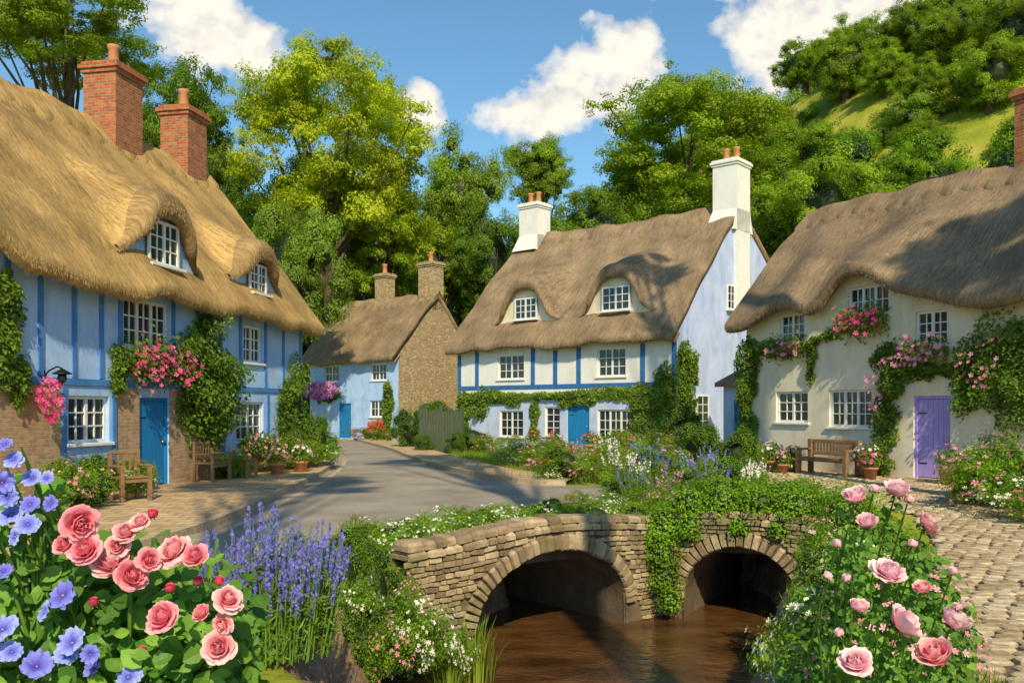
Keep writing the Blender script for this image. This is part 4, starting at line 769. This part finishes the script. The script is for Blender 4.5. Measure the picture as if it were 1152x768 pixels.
o=place('lavender_bush',fo,loc=(-1.75,6.5,.02),scale=(1.05,.9,1.16),label='large lavender bush with tall purple-blue flower spikes',category='lavender'); place('blossoms',fl,o,kind='stuff')
# ------------------------------------------------------------ roses
def petal(r0,z0,aa,Lp,w,nu=6,nv=7,wave=0.0,ph=0,cup=.45):
    vs=np.linspace(0,1,nv); r,z=r0,z0; rr=[r];zz=[z]
    for i in range(1,nv):
        v_=(vs[i]+vs[i-1])/2; a=math.radians(np.interp(v_,[0,.5,1],aa)); r+=math.sin(a)*Lp/(nv-1); z+=math.cos(a)*Lp/(nv-1); rr.append(r);zz.append(z)
    P=[]
    for i,v_ in enumerate(vs):
        wd=w*math.sin(math.pi*(.12+.62*v_))**.8; row=[]
        for u_ in np.linspace(-1,1,nu):
            tipd=-.10*Lp*(u_*u_)*v_; row.append((u_*wd,rr[i]-cup*u_*u_*wd+wave*math.sin(u_*7+ph)*v_*.5,zz[i]+tipd+wave*math.sin(u_*6+ph)*v_))
        P.append(row)
    return np.array(P)
def rotz(P,a): c,s=math.cos(a),math.sin(a); Q=P.copy(); Q[...,0]=P[...,0]*c-P[...,1]*s; Q[...,1]=P[...,0]*s+P[...,1]*c; return Q
def rosemesh(name,mat,openf=1.0,seed=0,sepal=True,skip=0):
    R=np.random.default_rng(seed); b=MB()
    L_=[(3,.02,.30,(30,-5,-30),.62,.26),(4,.05,.25,(45,-2,-15),.72,.34),(5,.08,.18,(60,5,0),.85,.42),(5,.10,.12,(75,14*openf,12*openf),1.0,.52),(6,.12,.06,(85,28*openf,38*openf),1.12,.60),(6,.12,.02,(95,45*openf,72*openf),1.2,.66),(6,.12,0,(100,62*openf,98*openf),1.25,.70)]
    for j,(n,r0,z0,aa,Lp,w) in enumerate(L_):
        if skip and j in (1,3): continue
        for i in range(n): b.grid(rotz(petal(r0,z0,[q+R.normal(0,9) for q in aa],Lp*R.uniform(.84,1.1),w*R.uniform(.9,1.08),wave=.07,ph=R.uniform(0,6)),(i+.5*(j%2)+R.normal(0,.16))*2*math.pi/n+j*.4),0)
    if sepal:
        for i in range(5): b.grid(rotz(petal(.06,-.05,(100,110,130),.7,.14,3,4),i*1.257),1)
        b.lathe([(0,.1),(.14,.02),(.17,-.08),(.1,-.2),(.03,-.3)],seg=8,mat=1)
    return b.build(name,[mat,M['stem']],True)
def pansymesh(name,mat,seed=0):
    R=np.random.default_rng(seed); b=MB(); op=R.uniform(-10,6)
    for i in range(5): b.grid(rotz(petal(.02,.04*(i%2),(55+op,78+op+R.normal(0,9),98+R.normal(0,14)),1.04*R.uniform(.86,1.08),.66,13,9,wave=.13,ph=R.uniform(0,6),cup=.25),i*2*math.pi/5+R.normal(0,.12)),0)
    b.lathe([(0,.18),(.04,.16),(.07,.10),(.05,.04)],seg=8,mat=1)
    return b.build(name,[mat,M['yel']],True)
RM=[rosemesh('rose_bloom',M['roseP'],1.0,1),rosemesh('rose_bloom',M['roseL'],.85,2),rosemesh('rose_bloom',M['roseP'],.7,3),rosemesh('rose_bloom',M['roseL'],1.05,13)]
RW=[rosemesh('rose_bloom',M['roseW'],.5,4,True,1),rosemesh('rose_bloom',M['roseW'],.38,5,True,1),rosemesh('rose_bloom',M['roseW'],.8,6),rosemesh('rose_bloom',M['roseL'],.5,9,True,1)]
BUD=rosemesh('rose_bud',M['roseH'],.1,7); BUDW=rosemesh('rose_bud',M['roseW'],.1,8)
PM=[pansymesh('blue_bloom',M['pansy'] if i%3 else M['pansy2'],i) for i in range(5)]
def bloom(parent,pl,mesh,p,s,tilt=None,name='rose_bloom'):
    d=tilt if tilt is not None else np.array([rng.normal(0,.5),-1.0,rng.uniform(-.1,1.2)])
    q=Vector(d).to_track_quat('Z','Y')
    o=bpy.data.objects.new(name,mesh); COL.objects.link(o); o.parent=parent; o.location=(p[0]-pl[0],p[1]-pl[1],p[2]-pl[2]); o.rotation_mode='QUATERNION'; o.rotation_quaternion=q@Matrix.Rotation(rng.uniform(0,6),3,'Z').to_quaternion(); o.scale=(s,s,s)
def leafy(lst,n,leaf,tv,tf,org,mat=0,up=.5,face=-.5):
    b=MB(); W_=np.array([a[3]*a[4] for a in lst]); cnt=rng.multinomial(n,W_/W_.sum())
    for (x,y,z,rx,rz_),c in zip(lst,cnt):
        d=rdir(c,-.8); q=rng.uniform(.45,1.06,c); P=np.array([x,y,z])+d*q[:,None]*np.array([rx,rx*.85,rz_])-np.array(org)
        b.inst(tv,tf,frames(d*.6+rng.normal(0,.4,(c,3))+[0,face,up],rng.uniform(0,6,c),leaf*rng.uniform(.55,1.25,c)),P,mat)
    return b
pl=(-1.25,2.85,0.0)
b=leafy([(-1.2,2.85,1.0,.42,.40),(-1.5,2.9,1.0,.36,.42),(-1.0,2.8,.88,.20,.36),(-1.35,2.8,1.2,.25,.22),(-1.2,2.9,.5,.42,.5),(-.93,2.8,1.05,.13,.2)],3500,.066,LFv,LFf,pl,face=-.7)
for i in range(26):
    e=np.array([rng.uniform(-.45,.38),rng.uniform(-.3,.3),rng.uniform(.9,1.42)]); b.tube([(rng.normal(0,.08),rng.normal(0,.08),-.05),e*.5+[0,0,.05],e],[.012,.008,.005],6,1)
rb=place('rose_bush',b.build('rose_bush',[M['leafR'],M['stem']]),loc=pl,label='large rose bush with pink roses and broad green leaves',category='rose bush')
for i,(x,z,s) in enumerate([(-1.264,1.470,.045),(-1.191,1.332,.046),(-1.113,1.311,.042),(-.996,1.371,.044),(-1.011,1.189,.042),(-.868,1.090,.042),(-.920,1.365,.034),(-.848,1.228,.037),(-1.238,1.385,.040),(-1.147,1.425,.032),(-1.30,1.40,.028),(-.855,1.16,.028),(-1.06,1.36,.030),(-1.17,1.39,.030),(-.90,1.20,.026),(-1.10,1.46,.026)]):
    bloom(rb,pl,RM[i%4],(x*.965,2.5+.05*(i%2),1.8-(1.8-z)*.962),s)
for (x,z) in [(-1.03,1.493),(-.83,1.13),(-.98,1.28),(-1.08,1.45),(-.90,1.30),(-.84,1.30),(-1.2,1.24),(-1.06,1.1)]: bloom(rb,pl,BUD,(x,2.55,z),.019,np.array([.1,-.4,1]),'rose_bud')
pl2=(-1.45,2.6,0.0)
b=leafy([(-1.5,2.75,1.35,.2,.25),(-1.4,2.7,.85,.3,.3),(-1.6,2.7,1.1,.25,.3)],800,.06,LFv,LFf,pl2,face=-.7)
pb=[(-1.290,1.262,.056),(-1.425,1.181,.052),(-1.243,1.137,.054),(-1.342,1.072,.054),(-1.095,1.033,.046),(-1.485,1.059,.046),(-1.440,1.493,.044),(-1.355,1.475,.040),(-1.446,1.592,.040),(-1.407,1.657,.034),(-1.316,1.53,.032),(-1.477,1.423,.042),(-1.38,1.60,.034),(-1.47,1.66,.032),(-1.43,1.55,.038),(-1.36,1.53,.034),(-1.27,1.10,.042),(-1.49,1.53,.038),(-1.20,1.06,.042),(-1.40,1.12,.038),(-1.44,1.34,.03),(-1.40,1.44,.032),(-1.33,1.22,.036),(-1.17,1.12,.034),(-1.34,1.60,.026),(-1.42,1.70,.026),(-1.48,1.60,.03),(-1.46,1.12,.036)]
for (x,z,s) in pb: b.tube([(x*.5-.72-pl2[0]+.0,.1,.6),(x-pl2[0],.08,z-.15),(x-pl2[0],-.03,z-.01)],[.006,.005,.003],5,1)
hb=place('blue_flower_plant',b.build('blue_flower_plant',[M['leafR'],M['stem']]),loc=pl2,label='tall plant with ruffled periwinkle blue flowers',category='flowering plant')
for i,(x,z,s) in enumerate(pb): bloom(hb,pl2,PM[i%5],(x,2.56-.05*(i%2)-.02*(i%3),z),s*.84,None,'blue_bloom')
pl3=(1.35,3.1,0.0)
b=leafy([(1.42,3.3,.90,.30,.32),(1.20,3.2,.80,.24,.30),(1.58,3.4,.90,.20,.32),(1.40,3.3,1.12,.16,.20),(1.45,3.4,.5,.40,.45),(1.12,3.3,.62,.20,.28),(1.14,3.2,1.02,.14,.18),(1.54,3.3,1.12,.12,.16),(1.38,3.1,1.26,.08,.14),(1.17,3.05,1.26,.08,.14),(1.25,3.2,1.12,.10,.16)],7600,.036,LFv,LFf,pl3,face=-.4)
rp=[(1.004,1.535,.036),(1.123,1.553,.036),(1.206,1.457,.036),(1.097,1.311,.046),(1.134,1.163,.052),(1.284,1.171,.045),(1.240,1.072,.054),(1.004,1.051,.044),(1.011,1.215,.030),(1.037,1.462,.030),(1.20,1.27,.026)]
bud=[(.95,1.40),(.920,1.306),(1.305,1.215),(1.17,1.40),(1.06,1.56),(.98,1.30),(1.29,1.32),(.96,1.14),(1.16,1.53)]
for (x,z,s) in rp+[(a,c,.02) for a,c in bud]: b.tube([(x*.4+.75-pl3[0],0,.5),(x+.03-pl3[0],-.25,z-.3),(x-pl3[0],-.49,z-.01)],[.004,.003,.0025],6,1)
# little leaves along the flower stems
n=420; i=rng.integers(0,len(rp),n); t=rng.uniform(.25,1,n); rpa=np.array(rp); P=np.stack([rpa[i,0]+.03*(1-t)-pl3[0],-.25-.22*t,rpa[i,1]-.32*(1-t)-.02],1)+rng.normal(0,.018,(n,3)); b.inst(LFv,LFf,frames(rng.normal(0,.6,(n,3))+[0,-.5,.5],rng.uniform(0,6,n),.030*rng.uniform(.6,1.2,n)),P,0)
rb2=place('rose_bush',b.build('rose_bush',[M['leafR'],M['stem']]),loc=pl3,label='rose bush with tall stems of blush and pink roses',category='rose bush')
for i,(x,z,s) in enumerate(rp): bloom(rb2,pl3,RW[(0,1,3,2)[i%4]],(x,2.6,z),s,np.array([rng.normal(0,.5),-.4,rng.uniform(.5,1.3)]))
for (x,z) in bud: bloom(rb2,pl3,BUDW,(x,2.6,z),.018,np.array([rng.normal(0,.3),-.2,1]),'rose_bud')
b=MB(); n=170; d=rdir(n,-.2); P=np.array([1.40-pl3[0],3.3-pl3[1],.85])+d*np.array([.34,.3,.40]); b.inst(BLv,BLf,frames(d+[0,-.4,.3],rng.uniform(0,6,n),.024*rng.uniform(.6,1.5,n)),P,0); place('blossoms',b.build('blossoms',[M['pink']]),rb2,kind='stuff')
fplant('blue',1.45,4.3,.26,.8,0,(1.2,1.35,.8),.42); fplant('white',2.05,4.9,.28,.9,0,(1.2,1.35,.8),.45); fplant('pink',1.8,4.6,.26,.9,0,(1.2,1.35,.8),.6); fplant('white',1.75,5.4,.3,.9,0,(1.2,1.35,.8),.35)
# ------------------------------------------------------------ furniture
def bench(x,y,rz,w,label,z=.10,back=True,name='garden_bench',th=1.0):
    r=place(name,None,loc=(x,y,z),rz=rz,label=label,category='bench' if back else 'table')
    b=MB()
    for i in range(5): b.bbox(-w/2,w/2,-.22+i*.095,-.14+i*.095,.45-.03*th,.45,.006)
    b.bbox(-w/2+.02,w/2-.02,-.2,-.17,.34,.415-.03*(th-1),.005); place('seat' if back else 'table_top',b.build('seat',[M['wood']]),r)
    if back:
        b=MB(); b.bbox(-w/2,w/2,.235,.27+.02*(th-1),.86-.03*(th-1),.93,.008); b.bbox(-w/2,w/2,.235,.27,.5,.55+.04*(th-1),.006)
        n=int(w/.11)
        for i in range(n): xx=-w/2+.07+i*(w-.14)/(n-1); b.bbox(xx-.022*th,xx+.022*th,.243,.262,.552+.04*(th-1),.858-.03*(th-1),.004)
        place('backrest',b.build('backrest',[M['wood']]),r)
        for sx in (-1,1):
            b=MB(); b.bbox(sx*(w/2-.03)-.03*th,sx*(w/2-.03)+.03*th,-.24,.26,.63,.67+.02*(th-1),.006); place('armrest',b.build('armrest',[M['wood']]),r)
    for sx in (-1,1):
        for yy,h in ((-.21,.63 if back else .42),(.25,.93 if back else .42)):
            b=MB(); b.bbox(sx*(w/2-.035)-.033*th,sx*(w/2-.035)+.033*th,yy-.03*th,yy+.03*th,0,h,.006); place('leg',b.build('leg',[M['wood']]),r)
x,y=loc_L(9.0,.5); bench(x,y,thL,.85,'small slatted wooden garden bench with a backrest by the blue wall')
x,y=loc_L(4.6,1.35); bench(x,y,thL-.5,.6,'weathered wooden garden chair among flowers',name='garden_chair')
x,y=loc_L(10.1,.7); bench(x,y,thL,.5,'low wooden side table without back',back=False,name='garden_table')
bx=7.36+.46*4.1-.89*.9; by=27.9-.89*4.1-.46*.9
bench(bx,by,thR,1.7,'long chunky wooden bench beside the cream cottage wall',z=.05,th=1.8)
def pot(x,y,r,h,fm,label,z=0.1):
    b=MB(); b.lathe([(0,0),(r*.7,0),(r*.95,h*.8),(r*1.1,h*.82),(r*1.1,h),(r*.95,h),(r*.9,h*.88),(0,h*.86)],seg=20)
    o=place('flower_pot',b.build('flower_pot',[M['terra']],True),loc=(x,y,z),label=label,category='flower pot',group='terracotta flower pots by the cottages')
    n=340; d=rdir(n,-.4); P=np.array([0,0,h+r*.7])+d*rng.uniform(.5,1.05,n)[:,None]*r*1.45; b=MB(); b.inst(LQv,LQf,frames(d+[0,0,.3],rng.uniform(0,6,n),.09*rng.uniform(.7,1.2,n)),P); place('foliage',b.build('foliage',[M['leafI']]),o)
    n=24; d=rdir(n,0); P=np.array([0,0,h+r*.7])+d*r*1.5; b=MB(); b.inst(BLv,BLf,frames(d,rng.uniform(0,6,n),.10*rng.uniform(.7,1.2,n)),P); place('blossoms',b.build('blossoms',[M[fm]]),o)
for s,o,r,h,f in ((6.5,.4,.14,.24,'pink'),(11.3,1.0,.2,.30,'pink'),(12.3,1.2,.2,.3,'white')):
    x,y=loc_L(s,o); pot(x,y,r,h,f,'terracotta flower pot with small blossoms on the pavement')
def loc_R(s,o): return (7.36+.46*s-.89*o,27.9-.89*s-.46*o)
for s,o,r,h,f in ((.6,.7,.25,.38,'white'),(1.3,.9,.25,.35,'mauve'),(2.0,.8,.22,.35,'white'),(5.3,.75,.24,.36,'white'),(7.6,.7,.24,.4,'pink'),(2.7,.7,.2,.3,'pink'),(2.4,1.3,.2,.3,'white'),(5.7,1.1,.18,.3,'hot'),(3.1,1.5,.16,.24,'pink')):
    x,y=loc_R(s,o); pot(x,y,r,h,f,'terracotta flower pot standing by the cream cottage',.05)
for x,y in ((.9,36.4),(1.7,35.9),(3.1,35.2)): pot(x,y,.25,.4,'red','terracotta flower pot in front of the white cottage',0)
r=place('wall_lantern',None,loc=(*loc_L(3.95,0),2.45),rz=thL,label='black iron wall lantern on a curved bracket',category='lantern')
b=MB(); b.tube([(0,0,-.1),(0,-.15,.05),(0,-.32,.12),(0,-.42,.08)],.016,8); b.bbox(-.05,.05,-.03,0,-.16,.06,.005); place('bracket',b.build('bracket',[M['iron']],True),r)
b=MB(); b.lathe([(.02,.08),(.16,.0),(.17,-.02),(.15,-.02),(.02,.05)],0,-.42,16); place('lamp_shade',b.build('lamp_shade',[M['iron']],True),r)
b=MB(); b.lathe([(0,0.0),(.07,-.02),(.085,-.1),(.05,-.17),(0,-.19)],0,-.42,14); place('globe',b.build('globe',[M['glass']],True),r)
r=place('garden_fence',None,loc=(-3.9,37.6,0),rz=-.5,label='tall dark green wooden board fence with posts',category='fence')
b=MB()
for i in range(15): b.bbox(i*.14,i*.14+.125,-.015,.015,0,1.75+.06*math.sin(i*1.3),.005)
place('boards',b.build('boards',[M['woodg']]),r)
for i in range(3):
    b=MB(); b.bbox(i*1.03-.06,i*1.03+.06,.02,.14,-.2,1.95,.01); place('post',b.build('post',[M['woodg']]),r)
sh=place('garden_shed',None,loc=(8.3,31.5,0),rz=-.9,label='small blue painted shed between two cottages',category='shed')
b=MB(); b.box(-1,1,0,2,-.2,2.7); place('wall',b.build('wall',[M['plL']]),sh)
b=MB(); b.add([(-1.2,-.25,2.6),(1.2,-.25,2.6),(1.2,2.2,3.5),(-1.2,2.2,3.5),(-1.2,-.25,2.75),(1.2,-.25,2.75),(1.2,2.2,3.65),(-1.2,2.2,3.65)],[(0,3,2,1),(4,5,6,7),(0,1,5,4),(1,2,6,5),(2,3,7,6),(3,0,4,7)]); place('roof',b.build('roof',[M['thM']]),sh)
gen_door(sh,-.45,.45,2.1,M['dBlue'],y=-.05)
# ------------------------------------------------------------ light, sky, camera
sd=np.array([.12,-.74,.60]); sd/=np.linalg.norm(sd); el=math.asin(sd[2])
sun=bpy.data.lights.new('sun','SUN'); sun.energy=5.0; sun.angle=math.radians(.6); sun.color=(1,.87,.57)
so=bpy.data.objects.new('sun',sun); COL.objects.link(so); so.rotation_euler=Vector(sd).to_track_quat('Z','Y').to_euler(); so.location=(0,0,60)
w=bpy.data.worlds.new('World'); scene.world=w; w.use_nodes=True; nt=w.node_tree; nt.nodes.clear()
sky=nd(nt,'ShaderNodeTexSky',sky_type='NISHITA',sun_disc=False,sun_elevation=el,sun_rotation=math.atan2(sd[0],sd[1]),air_density=1.0,dust_density=.5,ozone_density=2.0)
tc=nd(nt,'ShaderNodeTexCoord'); dv=nd(nt,'ShaderNodeVectorMath',{0:tc.outputs['Generated']},operation='NORMALIZE').outputs[0]
clouds=[(.013,.950,.312,.052,.030),(.060,.942,.330,.062,.044),(.105,.929,.348,.052,.048),(.130,.922,.364,.038,.036),(.268,.881,.374,.066,.058),(.330,.860,.378,.095,.060),(.370,.853,.358,.062,.050),(-.307,.874,.380,.062,.046),(-.271,.886,.368,.044,.038),(-.100,.941,.315,.028,.032),(.20,.87,.44,.09,.035)]
cur=None
for (cx,cy,cz,rx,rz_) in clouds:
    s1=nd(nt,'ShaderNodeVectorMath',{0:dv,1:(cx,cy,cz)},operation='SUBTRACT'); s2=nd(nt,'ShaderNodeVectorMath',{0:s1.outputs[0],1:(1/rx,3.0,1/rz_)},operation='MULTIPLY'); ln=nd(nt,'ShaderNodeVectorMath',{0:s2.outputs[0]},operation='LENGTH')
    f=math_(nt,'SUBTRACT',1.0,ln.outputs['Value']); f=math_(nt,'MAXIMUM',f,-2.0)
    cur=f if cur is None else math_(nt,'SMOOTH_MAX',cur,f,.35)
n1=noise(nt,nd(nt,'ShaderNodeMapping',{'Vector':dv,'Scale':(1,1,1.2)}).outputs[0],20,8,.55)
den=math_(nt,'ADD',cur,math_(nt,'MULTIPLY_ADD',n1,2.2,-1.1)); mask=ramp(nt,den,[(.0,0.),(.2,.5),(.55,1.)])
n2=noise(nt,nd(nt,'ShaderNodeMapping',{'Vector':dv,'Location':(0.004,0,-.012),'Scale':(1,1,1.2)}).outputs[0],20,4,.5)
n3=noise(nt,nd(nt,'ShaderNodeMapping',{'Vector':dv,'Scale':(1,1,1.2)}).outputs[0],20,4,.5)
shade=ramp(nt,math_(nt,'MULTIPLY_ADD',math_(nt,'SUBTRACT',n3,n2),2.4,.55),[(.2,(5.4,5.2,5.0)),(.6,(7.2,6.7,5.8))])
skc=mixc(nt,1.0,sky.outputs[0],(.74,1.02,1.04),'MULTIPLY')
col=mixc(nt,mask,skc,shade)
bg=nd(nt,'ShaderNodeBackground',{'Color':col,'Strength':.15}); ou=nd(nt,'ShaderNodeOutputWorld'); nt.links.new(bg.outputs[0],ou.inputs[0])
cam=bpy.data.cameras.new('camera'); co=bpy.data.objects.new('camera',cam); COL.objects.link(co); co.location=(0,0,1.8); co.rotation_euler=(math.pi/2,0,0)
cam.sensor_width=36; cam.lens=31.25; cam.shift_y=76/1152; cam.clip_end=5000; cam.clip_start=.05
scene.camera=co
scene.view_settings.view_transform='Standard'; scene.view_settings.look='None'; scene.view_settings.exposure=0
